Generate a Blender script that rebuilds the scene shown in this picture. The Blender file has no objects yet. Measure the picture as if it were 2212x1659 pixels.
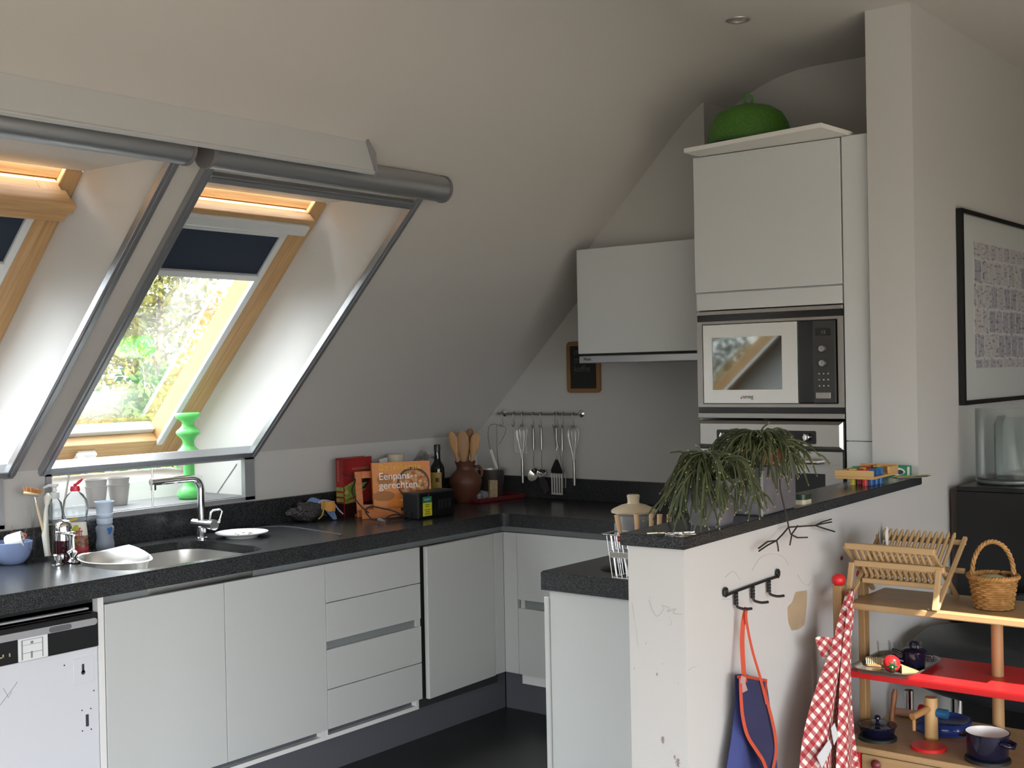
import bpy, bmesh, math, random
from mathutils import Vector, Matrix, Quaternion
from math import sin, cos, pi, radians, sqrt
random.seed(7)
SC = bpy.context.scene
COL = SC.collection

# ------------------------------------------------------------------ camera
FWD = Vector((0.78210535, 0.62307073, -0.00969985))
RGT = Vector((0.6228237, -0.7821066, -0.01999773))
UPV = Vector((0.02004631, -0.00959903, 0.99975297))
cam_data = bpy.data.cameras.new('camera')
cam = bpy.data.objects.new('camera', cam_data)
COL.objects.link(cam)
M = Matrix((( RGT.x, UPV.x, -FWD.x, -4.7092), (RGT.y, UPV.y, -FWD.y, -3.988), (RGT.z, UPV.z, -FWD.z, 1.4895), (0, 0, 0, 1)))
cam.matrix_world = M
cam_data.sensor_fit = 'HORIZONTAL'; cam_data.sensor_width = 36.0
cam_data.lens = 36.0 * 2625.0 / 2212.0
cam_data.clip_start = 0.05; cam_data.clip_end = 200
SC.camera = cam

# ------------------------------------------------------------------ world, lights, exposure
SC.view_settings.view_transform = 'Standard'
SC.view_settings.look = 'None'
SC.view_settings.gamma = 1.0
SC.view_settings.use_curve_mapping = False
SC.view_settings.exposure = 0.92
world = bpy.data.worlds.new('world'); SC.world = world
world.use_nodes = True
wn = world.node_tree.nodes; wl = world.node_tree.links
wn.clear()
w_out = wn.new('ShaderNodeOutputWorld'); w_bg = wn.new('ShaderNodeBackground')
# overcast sky: brighter towards the zenith, darker ground below the horizon
w_tc = wn.new('ShaderNodeTexCoord'); w_sep = wn.new('ShaderNodeSeparateXYZ'); w_r = wn.new('ShaderNodeValToRGB')
w_map = wn.new('ShaderNodeMapRange'); w_map.inputs['From Min'].default_value = -1; w_map.inputs['From Max'].default_value = 1
el = w_r.color_ramp.elements
el[0].position = .0; el[0].color = (.045, .043, .038, 1); el[1].position = 1.0; el[1].color = (.66, .69, .72, 1)
for pos, c in ((.485, (.06, .058, .05, 1)), (.515, (.46, .48, .50, 1)), (.75, (.58, .61, .64, 1))):
    e_ = el.new(pos); e_.color = c
wl.new(w_tc.outputs['Generated'], w_sep.inputs[0]); wl.new(w_sep.outputs['Z'], w_map.inputs[0]); wl.new(w_map.outputs[0], w_r.inputs[0])
wl.new(w_r.outputs[0], w_bg.inputs[0]); w_bg.inputs[1].default_value = 12.0
wl.new(w_bg.outputs[0], w_out.inputs[0])

def area(name, loc, target, sx, sy, power, col=(1, 1, 1), portal=False, spread=180):
    d = bpy.data.lights.new(name, 'AREA'); d.shape = 'RECTANGLE'; d.size = sx; d.size_y = sy
    d.energy = power; d.color = col; d.spread = radians(spread)
    o = bpy.data.objects.new(name, d); COL.objects.link(o); o.location = loc
    o.rotation_euler = (Vector(target) - Vector(loc)).to_track_quat('-Z', 'Y').to_euler()
    if portal: d.cycles.is_portal = True
    return o
# daylight through the glazed doors and windows of the living room behind the camera
area('side_glazing_portal', (-5.5, -7.55, 1.15), (-5.5, 0, 1.15), 6.4, 2.1, 1, portal=True)
area('rear_glazing_portal', (-9.05, -4.6, .8), (0, -4.6, .8), 5.4, 1.4, 1, portal=True)
for xm, wd in ((-3.55, 2.1), (-1.908, .95)):                            # sky portals over the two roof windows
    pc_ = (xm, .25 + .32, 1.64 + .32)
    area('roof_window_portal', pc_, (xm, .25 - .7, 1.64 - .7), wd, 1.5, 1, portal=True)
sun_d = bpy.data.lights.new('sun', 'SUN'); sun_d.energy = 12; sun_d.angle = radians(.25); sun_d.color = (1.0, .93, .80)
sun = bpy.data.objects.new('sun', sun_d); COL.objects.link(sun)
sun.rotation_euler = Vector((.2, .6, -.55)).to_track_quat('-Z', 'Y').to_euler()
SC.cycles.max_bounces = 10
SC.cycles.diffuse_bounces = 5
SC.cycles.glossy_bounces = 4
SC.cycles.transparent_max_bounces = 16
SC.cycles.transmission_bounces = 8
SC.cycles.caustics_reflective = False
SC.cycles.caustics_refractive = False
SC.cycles.sample_clamp_indirect = 6.0
SC.cycles.use_denoising = True

# ------------------------------------------------------------------ helpers
SLA = radians(44.8); SS, SCO = sin(SLA), cos(SLA); ZK = 1.178
def sp(x, s, h): return Vector((x, -s*SCO + h*SS, ZK + s*SS + h*SCO))   # roof-slope coordinates to the room
def lin(r, g=None, b=None):
    if g is None: g = b = r
    f = lambda v: ((v/255)/12.92 if v/255 <= .04045 else (((v/255)+.055)/1.055)**2.4)
    return (f(r), f(g), f(b), 1)
MATS = {}
def mat(name, col, rough=.5, metal=0., spec=.5, noise=None, bump=None, alpha=None, trans=None, ior=1.45, coat=0., sheen=0.):
    if name in MATS: return MATS[name]
    m = bpy.data.materials.new(name); m.use_nodes = True
    nt = m.node_tree; b = nt.nodes['Principled BSDF']
    b.inputs['Base Color'].default_value = col; b.inputs['Roughness'].default_value = rough
    b.inputs['Metallic'].default_value = metal; b.inputs['IOR'].default_value = ior
    b.inputs['Specular IOR Level'].default_value = spec
    if coat: b.inputs['Coat Weight'].default_value = coat
    if sheen: b.inputs['Sheen Weight'].default_value = sheen
    if trans: b.inputs['Transmission Weight'].default_value = trans
    if noise or bump:
        tc = nt.nodes.new('ShaderNodeTexCoord'); mp = nt.nodes.new('ShaderNodeMapping')
        nt.links.new(tc.outputs['Object'], mp.inputs[0])
    if noise:                       # (scale, second colour, stretch, lo, hi)
        sc_, c2, st, lo, hi = noise
        mp.inputs['Scale'].default_value = st
        n = nt.nodes.new('ShaderNodeTexNoise'); n.inputs['Scale'].default_value = sc_; n.inputs['Detail'].default_value = 5
        r = nt.nodes.new('ShaderNodeValToRGB'); r.color_ramp.elements[0].position = lo; r.color_ramp.elements[1].position = hi
        r.color_ramp.elements[0].color = col; r.color_ramp.elements[1].color = c2
        nt.links.new(mp.outputs[0], n.inputs[0]); nt.links.new(n.outputs[0], r.inputs[0]); nt.links.new(r.outputs[0], b.inputs['Base Color'])
    if bump:                        # (scale, strength)
        n2 = nt.nodes.new('ShaderNodeTexNoise'); n2.inputs['Scale'].default_value = bump[0]; n2.inputs['Detail'].default_value = 4
        bp = nt.nodes.new('ShaderNodeBump'); bp.inputs['Strength'].default_value = bump[1]; bp.inputs['Distance'].default_value = .002
        nt.links.new(mp.outputs[0], n2.inputs[0]); nt.links.new(n2.outputs[0], bp.inputs['Height']); nt.links.new(bp.outputs[0], b.inputs['Normal'])
    MATS[name] = m
    return m
def thin_glass(name, tint=(1, 1, 1, 1), refl=1.0):
    if name in MATS: return MATS[name]
    m = bpy.data.materials.new(name); m.use_nodes = True; nt = m.node_tree; nt.nodes.clear()
    o = nt.nodes.new('ShaderNodeOutputMaterial'); t = nt.nodes.new('ShaderNodeBsdfTransparent'); g = nt.nodes.new('ShaderNodeBsdfGlossy')
    g.inputs['Roughness'].default_value = .02; t.inputs[0].default_value = tint
    lw = nt.nodes.new('ShaderNodeLayerWeight'); lw.inputs[0].default_value = .25
    mu = nt.nodes.new('ShaderNodeMath'); mu.operation = 'MULTIPLY'; mu.inputs[1].default_value = refl
    mx = nt.nodes.new('ShaderNodeMixShader')
    nt.links.new(lw.outputs['Fresnel'], mu.inputs[0]); nt.links.new(mu.outputs[0], mx.inputs[0])
    nt.links.new(t.outputs[0], mx.inputs[1]); nt.links.new(g.outputs[0], mx.inputs[2]); nt.links.new(mx.outputs[0], o.inputs[0])
    MATS[name] = m
    return m

def box(bm, x0, x1, y0, y1, z0, z1, mtx=None):
    vs = [bm.verts.new((x, y, z)) for z in (z0, z1) for y in (y0, y1) for x in (x0, x1)]
    for f in ((0, 2, 3, 1), (4, 5, 7, 6), (0, 1, 5, 4), (2, 6, 7, 3), (0, 4, 6, 2), (1, 3, 7, 5)):
        bm.faces.new([vs[i] for i in f])
    if mtx is not None:
        for v in vs: v.co = mtx @ v.co
    return vs
def BOX(x0, x1, y0, y1, z0, z1, bev=0., seg=2):
    bm = bmesh.new(); box(bm, min(x0, x1), max(x0, x1), min(y0, y1), max(y0, y1), min(z0, z1), max(z0, z1))
    if bev: bmesh.ops.bevel(bm, geom=bm.edges[:], offset=bev, segments=seg, affect='EDGES', profile=.5)
    return bm
def merge(*bms):
    out = bmesh.new()
    for b in bms:
        me = bpy.data.meshes.new('tmp'); b.to_mesh(me); out.from_mesh(me); bpy.data.meshes.remove(me); b.free()
    return out
def xf(bm, loc=(0, 0, 0), rz=0., rx=0., ry=0., sc=1.):
    m = Matrix.Translation(loc) @ Matrix.Rotation(rz, 4, 'Z') @ Matrix.Rotation(ry, 4, 'Y') @ Matrix.Rotation(rx, 4, 'X')
    if sc != 1: m = m @ (Matrix.Diagonal((*sc, 1)) if isinstance(sc, tuple) else Matrix.Scale(sc, 4))
    bm.transform(m)
    return bm
def SBOX(x0, x1, s0, s1, h0, h1, bev=0., tilt=None):          # a box laid out along the roof slope
    bm = BOX(x0, x1, s0, s1, h0, h1, bev)
    for v in bm.verts:
        x, s, h = v.co
        if tilt:
            a, ps, ph = tilt; ds, dh = s-ps, h-ph
            s, h = ps + ds*cos(a) + dh*sin(a), ph - ds*sin(a) + dh*cos(a)
        v.co = sp(x, s, h)
    return bm
def tube(pts, r=.005, n=8, bm=None, closed=False, cap=True):
    bm = bm or bmesh.new()
    P = [Vector(p) for p in pts]; N = len(P)
    R = r if isinstance(r, (list, tuple)) else [r]*N
    rings = []; ref = None
    for i in range(N):
        if closed: t = P[(i+1) % N] - P[i-1]
        else: t = P[min(i+1, N-1)] - P[max(i-1, 0)]
        if t.length < 1e-9: t = Vector((0, 0, 1))
        t.normalize()
        if ref is None:
            ref = t.orthogonal().normalized()
        ref = (ref - t*ref.dot(t))
        ref = ref.normalized() if ref.length > 1e-6 else t.orthogonal().normalized()
        b = t.cross(ref)
        rings.append([bm.verts.new(P[i] + (ref*cos(2*pi*k/n) + b*sin(2*pi*k/n))*R[i]) for k in range(n)])
    for i in range(N if closed else N-1):
        a, c = rings[i], rings[(i+1) % N]
        for k in range(n): bm.faces.new((a[k], a[(k+1) % n], c[(k+1) % n], c[k]))
    if cap and not closed:
        bm.faces.new(rings[0][::-1]); bm.faces.new(rings[-1])
    return bm
def cyl(p0, p1, r, n=20, r2=None, bm=None): return tube([p0, p1], [r, r if r2 is None else r2], n, bm)
def lathe(prof, n=28, bm=None, sx=1., sy=1.):
    bm = bm or bmesh.new(); rings = []
    for r, z in prof:
        if r < 1e-6: rings.append([bm.verts.new((0, 0, z))])
        else: rings.append([bm.verts.new((r*cos(2*pi*k/n)*sx, r*sin(2*pi*k/n)*sy, z)) for k in range(n)])
    for a, b in zip(rings, rings[1:]):
        for k in range(n):
            k2 = (k+1) % n
            if len(a) == 1 and len(b) == 1: continue
            if len(a) == 1: bm.faces.new((a[0], b[k], b[k2]))
            elif len(b) == 1: bm.faces.new((a[k], a[k2], b[0]))
            else: bm.faces.new((a[k], a[k2], b[k2], b[k]))
    bmesh.ops.recalc_face_normals(bm, faces=bm.faces[:])
    return bm
def prism(poly, lo, hi, axis='x', bm=None):                   # poly: 2D points; axis x: (y,z), y: (x,z), z: (x,y)
    bm = bm or bmesh.new()
    mk = {'x': lambda p, t: (t, p[0], p[1]), 'y': lambda p, t: (p[0], t, p[1]), 'z': lambda p, t: (p[0], p[1], t)}[axis]
    A = [bm.verts.new(mk(p, lo)) for p in poly]; B = [bm.verts.new(mk(p, hi)) for p in poly]
    n = len(poly)
    fs = [bm.faces.new(A), bm.faces.new(B)] + [bm.faces.new((A[i], A[(i+1) % n], B[(i+1) % n], B[i])) for i in range(n)]
    bmesh.ops.recalc_face_normals(bm, faces=fs)
    return bm
def quads(ps, bm=None):
    bm = bm or bmesh.new()
    for q in ps: bm.faces.new([bm.verts.new(p) for p in q])
    return bm
def rrect(w, h, r, n=5, cx=0, cy=0):
    out = []
    for (sx, sy, a0) in ((1, 1, 0), (-1, 1, 90), (-1, -1, 180), (1, -1, 270)):
        for k in range(n+1):
            a = radians(a0 + 90*k/n); out.append((cx + sx*(w/2-r) + r*cos(a), cy + sy*(h/2-r) + r*sin(a)))
    return out
def bez(p0, p1, p2, n=8):
    p0, p1, p2 = Vector(p0), Vector(p1), Vector(p2)
    return [p0*(1-t)**2 + p1*2*t*(1-t) + p2*t*t for t in [i/n for i in range(n+1)]]
def spline(pts, n=6):
    P = [Vector(p) for p in pts]; out = []
    for i in range(len(P)-1):
        a, b, c, d = P[max(i-1, 0)], P[i], P[i+1], P[min(i+2, len(P)-1)]
        for k in range(n):
            t = k/n
            out.append(.5*((2*b) + (c-a)*t + (2*a-5*b+4*c-d)*t*t + (3*b-a-3*c+d)*t*t*t))
    out.append(P[-1]); return out

def obj(name, bm, m, parent=None, smooth=None, world=False, label=None, kind=None):
    me = bpy.data.meshes.new(name)
    if world and parent is not None:
        bm.transform(parent.matrix_basis.inverted())
    bm.to_mesh(me); bm.free()
    for mm in (m if isinstance(m, (list, tuple)) else [m]): me.materials.append(mm)
    if smooth:
        me.shade_smooth(); me.set_sharp_from_angle(angle=radians(smooth))
    o = bpy.data.objects.new(name, me); COL.objects.link(o)
    if parent is not None: o.parent = parent
    if label: o['label'] = label
    if kind: o['kind'] = kind
    return o
def tag(o, label, cat, group=None):
    o['label'] = label; o['category'] = cat
    if group: o['group'] = group
    return o
def thing(name, label, cat, loc=(0, 0, 0), rz=0., group=None):
    o = bpy.data.objects.new(name, None); COL.objects.link(o); o.empty_display_size = .05
    o.location = loc; o.rotation_euler = (0, 0, rz)
    o.matrix_basis = Matrix.Translation(loc) @ Matrix.Rotation(rz, 4, 'Z')
    return tag(o, label, cat, group)
def struct(name, bm, m, parent=None, smooth=None):
    o = obj(name, bm, m, parent, smooth)
    if parent is None: o['kind'] = 'structure'
    return o
def dup(root, loc, rz=0., label=None, group=None):
    c = root.copy(); COL.objects.link(c); c.location = loc; c.rotation_euler = (0, 0, rz)
    if label: c['label'] = label
    if group: c['group'] = group
    for ch in list(root.children):
        d = ch.copy(); COL.objects.link(d); d.parent = c
        for g in list(ch.children):
            e = g.copy(); COL.objects.link(e); e.parent = d
    return c
def text(body, size, m, parent, loc, rx=pi/2, rz=0., ext=.0004, name='lettering', align='LEFT', sx=1.):
    cu = bpy.data.curves.new(name, 'FONT'); cu.body = body; cu.size = size; cu.extrude = ext; cu.align_x = align
    cu.materials.append(m)
    tmp = bpy.data.objects.new('tmp', cu); COL.objects.link(tmp)
    dg = bpy.context.evaluated_depsgraph_get()
    me = bpy.data.meshes.new_from_object(tmp.evaluated_get(dg))
    bpy.data.objects.remove(tmp); me.name = name
    o = bpy.data.objects.new(name, me); COL.objects.link(o); o.parent = parent
    o.matrix_basis = Matrix.Translation(loc) @ Matrix.Rotation(rz, 4, 'Z') @ Matrix.Rotation(rx, 4, 'X') @ Matrix.Diagonal((sx, 1, 1, 1))
    return o

# ------------------------------------------------------------------ materials
WALL = mat('wall_paint', (.48, .47, .455, 1), .75, bump=(60, .08))
FARW = mat('living_room_wall', (.10, .09, .08, 1), .8)
LIVF = mat('living_room_floor', (.60, .545, .47, 1), .5)
CEIL = mat('ceiling_paint', (.52, .50, .48, 1), .8, bump=(60, .08))
LACQ = mat('white_lacquer', (.54, .555, .55, 1), .42)
LACQ2 = mat('white_lacquer_edge', (.76, .76, .75, 1), .4)
GRAN = mat('dark_granite', (.010, .011, .012, 1), .23, spec=.5, noise=(330, (.07, .072, .075, 1), (1, 1, 1), .42, .72), bump=(300, .05))
GREY = mat('grey_recess', (.22, .235, .24, 1), .45)
PLIN = mat('grey_plinth', (.10, .105, .12, 1), .38)
FLOR = mat('dark_floor', (.014, .014, .014, 1), .28, noise=(5, (.024, .024, .023, 1), (1, 1, 1), .3, .7))
ALU = mat('brushed_aluminium', (.42, .43, .45, 1), .38, .85)
ALUL = mat('pale_aluminium', (.60, .61, .62, 1), .42, .35)
WOODF = mat('pine_window_wood', (.56, .36, .18, 1), .45, noise=(6, (.46, .27, .12, 1), (1, 14, 14), .35, .7))
WOODJ = mat('pine_jamb_wood', (.56, .36, .18, 1), .45, noise=(5, (.46, .27, .12, 1), (16, .8, .8), .35, .7))
STEEL = mat('stainless_steel', (.66, .65, .63, 1), .36, 1.)
STEELD = mat('dim_stainless_steel', (.34, .32, .30, 1), .36, .9)
CHROME = mat('chrome', (.78, .79, .80, 1), .07, 1.)
BLACK = mat('black_gloss', (.008, .008, .009, 1), .18)
BLACKM = mat('black_matt', (.012, .012, .013, 1), .55)
WHITEP = mat('white_plastic', (.80, .80, .80, 1), .35)
CLEAR = thin_glass('clear_glass', (.985, .99, .99, 1), .22)
PANE = thin_glass('window_glass', (.97, .985, .98, 1), .6)

# ------------------------------------------------------------------ room shell
ZC = 2.724
def zroof(y):                                                  # height of the roof lining (slope, soft crease, flat)
    y = -y
    if y < 1.30: return ZK + y*SS/SCO
    if y > 1.86: return ZC
    pts = bez((1.30, ZK + 1.30*SS/SCO, 0), (1.557, ZC, 0), (1.86, ZC, 0), 20)
    for a, b in zip(pts, pts[1:]):
        if a.x <= y <= b.x: return a.y + (b.y-a.y)*(y-a.x)/(b.x-a.x)
    return ZC
XW = [(-4.600, -2.499), (-2.373, -1.442)]    # the roof-window recesses
STOP = 1.385
def shell_ceiling():
    bm = bmesh.new()
    xs = sorted([-9, 0, 3.2, -2.295, -2.200] + [v for w in XW for v in w])
    prof = [(0.0, ZK)] + [(-STOP*SCO, ZK + STOP*SS)] + [(-p.x, p.y) for p in bez((1.30, ZK + 1.30*SS/SCO, 0), (1.557, ZC, 0), (1.86, ZC, 0), 14)] + [(-4.887, ZC), (-5.45, ZC), (-7.5, ZC)]
    V = {}
    def v(i, j):
        if (i, j) not in V: V[i, j] = bm.verts.new((xs[i], prof[j][0], prof[j][1]))
        return V[i, j]
    for i in range(len(xs)-1):
        xm = (xs[i]+xs[i+1])/2
        for j in range(len(prof)-1):
            if j == 0 and any(w[0] < xm < w[1] for w in XW): continue
            if prof[j][0] == -4.887 and -2.295 < xm < -2.2: continue      # added unseen slit, shaped to drop a sun strip on the toy shelf
            bm.faces.new((v(i, j), v(i, j+1), v(i+1, j+1), v(i+1, j)))
    return bm
struct('ceiling', shell_ceiling(), CEIL, smooth=40)
# knee wall with the two niches under the roof windows
def kneewall():
    ps = []; xs = [-9, XW[0][0], XW[0][1]-.04, XW[1][0], XW[1][1], .0]; zs = [0, .996, ZK]
    for i in range(5):
        for j in range(2):
            if j == 1 and i in (1, 3): continue
            ps.append([(xs[i], 0, zs[j]), (xs[i+1], 0, zs[j]), (xs[i+1], 0, zs[j+1]), (xs[i], 0, zs[j+1])])
    return quads(ps)
struct('wall_left', kneewall(), WALL)
pol = [(0.05, 0), (0.05, ZK)] + [(y, zroof(y)+.01) for y in [-.0, -.6, -1.2, -1.3, -1.35, -1.4, -1.45, -1.5, -1.55, -1.6, -1.7, -1.8, -1.9, -2.4]] + [(-2.4, 0)]
struct('wall_back', prism(pol, 0, .12, 'x'), WALL)
pol = [(-.80, 1.97), (-.80, zroof(-.80)+.01)] + [(y, zroof(y)+.01) for y in (-1.2, -1.3, -1.35, -1.4, -1.464)] + [(-1.464, 1.97)]
struct('wall_boxing', prism(pol, -.22, .01, 'x'), WALL)
struct('wall_right', BOX(-.60, 3.2, -2.483, -2.321, 0, 2.73), WALL)
struct('floor', BOX(-9, 3.2, -7.5, .7, -.05, 0), FLOR)
struct('floor_living', BOX(-9, 3.2, -7.5, -2.62, 0, .004), LIVF)  # pale unseen floor, added to bounce light up to the ceiling
struct('wall_far', BOX(3.2, 3.25, -7.5, .1, 0, 2.73), FARW)
TH = radians(2.8); T28 = math.tan(TH)
def hw(t, o=0, z=0):                                           # along the half wall from the pillar (t<0 towards the free end), o to the kitchen side
    return Vector((-.60 + t*cos(TH) - o*sin(TH), -2.483 + t*sin(TH) + o*cos(TH), z))
HWL = -1.712
p4 = [hw(HWL), hw(.02), hw(.02, .147), hw(HWL, .147)]
half = struct('wall_half', prism([(p.x, p.y) for p in p4], 0, 1.078, 'z'), mat('half_wall_paint', (.50, .49, .485, 1), .7, bump=(40, .12)))
# rear and side walls of the living room, each with a glazed opening
def wall_open(axis, at, lo, hi, z1, a, b, z0, zt):
    ps = []
    u = [lo, a, b, hi]; z = [0, z0, zt, z1]
    for i in range(3):
        for j in range(3):
            if i == 1 and j == 1: continue
            q = [(u[i], z[j]), (u[i+1], z[j]), (u[i+1], z[j+1]), (u[i], z[j+1])]
            ps.append([(at, p[0], p[1]) if axis == 'x' else (p[0], at, p[1]) for p in q])
    return quads(ps)
struct('wall_rear', wall_open('x', -9, -7.5, 0.05, ZC+.01, -7.3, -1.9, .1, 1.5), FARW)
struct('wall_side', wall_open('y', -7.5, -9, 3.2, ZC+.01, -8.7, -2.3, .1, 2.2), FARW)

# ------------------------------------------------------------------ roof windows
GUIDE = mat('blind_guide', (.66, .68, .70, 1), .4, .2)
BLIND = mat('blackout_blind', (.012, .022, .045, 1), .7)
REVEAL = mat('reveal_white', (.66, .65, .635, 1), .7)
SILL = mat('niche_shelf', (.15, .152, .155, 1), .45)
def skylight(n, x0, x1, tilt, niche):
    xm = (x0+x1)/2
    # lining of the recess: two cheeks, head, back and shelf, as part of the window structure
    root = bpy.data.objects.new('window_%d' % n, None); COL.objects.link(root); root['kind'] = 'structure'
    root.location = (xm, 0, ZK); root.matrix_basis = Matrix.Translation((xm, 0, ZK))
    A = [(.004, .994), (.32, .994), (.50, 1.10), (sp(0, -.45, .40).y, sp(0, -.45, .40).z), (sp(0, 1.05, .47).y, sp(0, 1.05, .47).z), (-STOP*SCO + .005, ZK + STOP*SS + .004), (.004, ZK + .002)]
    for xa, xb in ((x0-.03, x0), (x1, x1+.03)):
        obj('reveal', prism(A, xa, xb, 'x'), REVEAL, root, world=True)
    yb, zb = -STOP*SCO, ZK + STOP*SS
    ft = sp(0, 1.035, .36)
    obj('reveal_head', quads([[(x0, yb, zb), (x1, yb, zb), (x1, ft.y, ft.z), (x0, ft.y, ft.z)]]), REVEAL, root, world=True)
    obj('niche_back', quads([[(x0, .31, .996), (x1, .31, .996), (x1, .34, 1.07), (x0, .34, 1.07)], [(x0, .34, 1.07), (x1, .34, 1.07), (x1, .56, 1.10), (x0, .56, 1.10)]]), REVEAL, root, world=True)
    obj('sill', BOX(x0, x1, .003, .33, .985, .998), SILL, root, world=True)
    # outer frame
    w = .062
    for nm, a in (('frame_jamb', (x0, x0+w, -.45, 1.035, .356, .47)), ('frame_jamb', (x1-w, x1, -.45, 1.035, .356, .47)),
                  ('frame_head', (x0+w, x1-w, .985, 1.035, .375, .47)), ('frame_sill', (x0+w, x1-w, -.45, -.375, .356, .47))):
        obj(nm, SBOX(*a, .003), WOODJ if 'jamb' in nm else WOODF, root, world=True)
    # sash with pane, blind guides, blind
    T = (tilt, .29, .40) if tilt else None
    g0, g1 = x0+w+.004, x1-w-.004
    SA = lambda *a, b=.003: SBOX(*a, b, T)
    for nm, a in (('sash_stile', (g0, g0+.075, -.370, .98, .352, .44)), ('sash_stile', (g1-.075, g1, -.370, .98, .352, .44)),
                  ('sash_rail', (g0+.075, g1-.075, .905, .98, .345, .44)), ('sash_rail', (g0+.075, g1-.075, -.370, -.285, .352, .44))):
        obj(nm, SA(*a), WOODJ if 'stile' in nm else WOODF, root, world=True)
    obj('pane', SA(g0+.06, g1-.06, -.31, .93, .425, .432, b=0), PANE, root, world=True)
    for a in ((g0+.052, g0+.080), (g1-.080, g1-.052)):
        obj('blind_guide', SA(*a, -.30, .93, .338, .356), GUIDE, root, world=True)
    obj('pane_bead', SA(g0+.075, g1-.075, -.285, -.262, .40, .425), GUIDE, root, world=True)
    obj('blind_cassette', SA(g0+.02, g1-.02, .915, .965, .285, .345, b=.008), GUIDE, root, world=True)
    obj('blind_fascia', SA(g0+.055, g1-.055, .865, .915, .335, .345, b=.002), GUIDE, root, world=True)
    obj('blackout_blind', SA(g0+.075, g1-.075, .665, .90, .348, .350, b=0), BLIND, root, world=True)
    obj('blind_rail', SA(g0+.072, g1-.072, .640, .668, .334, .354, b=.004), GUIDE, root, world=True)
    obj('top_handle', merge(SA(g0-.0, g1+.0, .965, 1.005, .255, .275), SA(g0-.0, g1+.0, .915, .985, .275, .290), SA(g0-.01, g1+.01, .96, .985, .285, .35)) if tilt else SA(g0, g1, .965, .985, .30, .345), WOODF, root, world=True)
    if not tilt:
        obj('latch', merge(SA(x0+.42, x0+.50, -.345, -.315, .325, .352), SA(x0+.40, x0+.43, -.355, -.305, .30, .33)), WHITEP, root, world=True)
        obj('hinge_plate', SA(x0+.20, x0+.27, -.36, -.30, .325, .352), WHITEP, root, world=True)
skylight(1, *XW[0], radians(2.5), True)
skylight(2, *XW[1], 0, True)

# screens fitted around the recesses: side rails, roller tube, pull bar
def screen(name, x0, x1, label, xa, xb, barred):
    t = thing(name, label, 'roller screen', (x0, 0, ZK))
    for xc in (x0, x1):
        obj('side_rail', merge(SBOX(xc-.017, xc+.017, .0, 1.40, -.022, .004, .002), SBOX(xc-.006, xc+.005, .0, 1.40, -.027, -.02, .001)), ALU, t, world=True)
    obj('bottom_bar', SBOX(x0-.015, x1+.015, -.012, .022, -.022, .02, .003), ALU, t, world=True)
    p = [sp(xa, 1.432, -.040), sp(xb, 1.432, -.040)]
    obj('roller_tube', cyl(p[0], p[1], .046, 28), ALU, t, smooth=40, world=True)
    dv = Vector((.012, 0, 0))
    e = mat('tube_end_cap', (.17, .16, .165, 1), .5)
    for q, s in ((p[0], -1), (p[1], 1)):
        obj('end_cap', cyl(q, q + dv*s, .049, 24), e, t, smooth=40, world=True)
    if barred:
        obj('pull_bar', merge(SBOX(x0+.015, x1-.015, 1.315, 1.345, -.024, .0, .003), SBOX(x0+.015, x1-.015, 1.33, 1.338, -.03, -.02, .001)), ALU, t, world=True)
screen('roller_screen', -4.610, -2.512, 'grey roller screen frame around the left-hand roof window, under the long pelmet', -4.67, -2.524, False)
screen('roller_screen', -2.385, -1.450, 'grey roller screen frame with pull bar around the roof window above the sink', -2.440, -1.405, True)
# sheet-metal pelmet above both screens
pm = thing('pelmet', 'long pale metal pelmet on the sloping ceiling above the two roof windows', 'pelmet', (-1.83, sp(0, 1.51, 0).y, sp(0, 1.51, 0).z))
prof = [(1.497, -.104), (1.503, -.108), (1.520, -.105), (1.530, -.07), (1.565, -.0), (1.535, 0), (1.512, -.045)]
def slope_prism(poly, x0, x1):
    bm = prism(poly, x0, x1, 'x')
    for v in bm.verts: x, s, h = v.co; v.co = sp(x, s, h)
    return bm
obj('pelmet_body', slope_prism([(1.500, -.100), (1.545, -.001), (1.530, -.001)], -5.2, -1.836), ALUL, pm, world=True)
obj('pelmet_lip', SBOX(-5.2, -1.836, 1.488, 1.502, -.108, -.097, .002), ALUL, pm, world=True)
obj('pelmet_end', slope_prism([(1.484, -.110), (1.503, -.112), (1.545, -.06), (1.556, -.001), (1.528, -.001)], -1.836, -1.829), mat('pelmet_end_grey', (.30, .30, .31, 1), .5, .3), pm, world=True)
# trims around the niche under the roof window
TR = mat('niche_trim', (.40, .41, .43, 1), .4, .6)
tr = struct('trim_1', merge(BOX(-2.375, -2.355, -.012, .02, .985, 1.165), BOX(-1.492, -1.442, -.012, .012, .985, 1.165), BOX(-2.375, -1.442, -.012, .02, .984, .998), BOX(-2.375, -1.442, -.012, .012, 1.152, 1.166)), TR)
struct('trim_2', merge(BOX(-2.556, -2.536, -.012, .02, .985, 1.165), BOX(-3.45, -2.536, -.012, .02, .984, .998)), TR)

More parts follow.
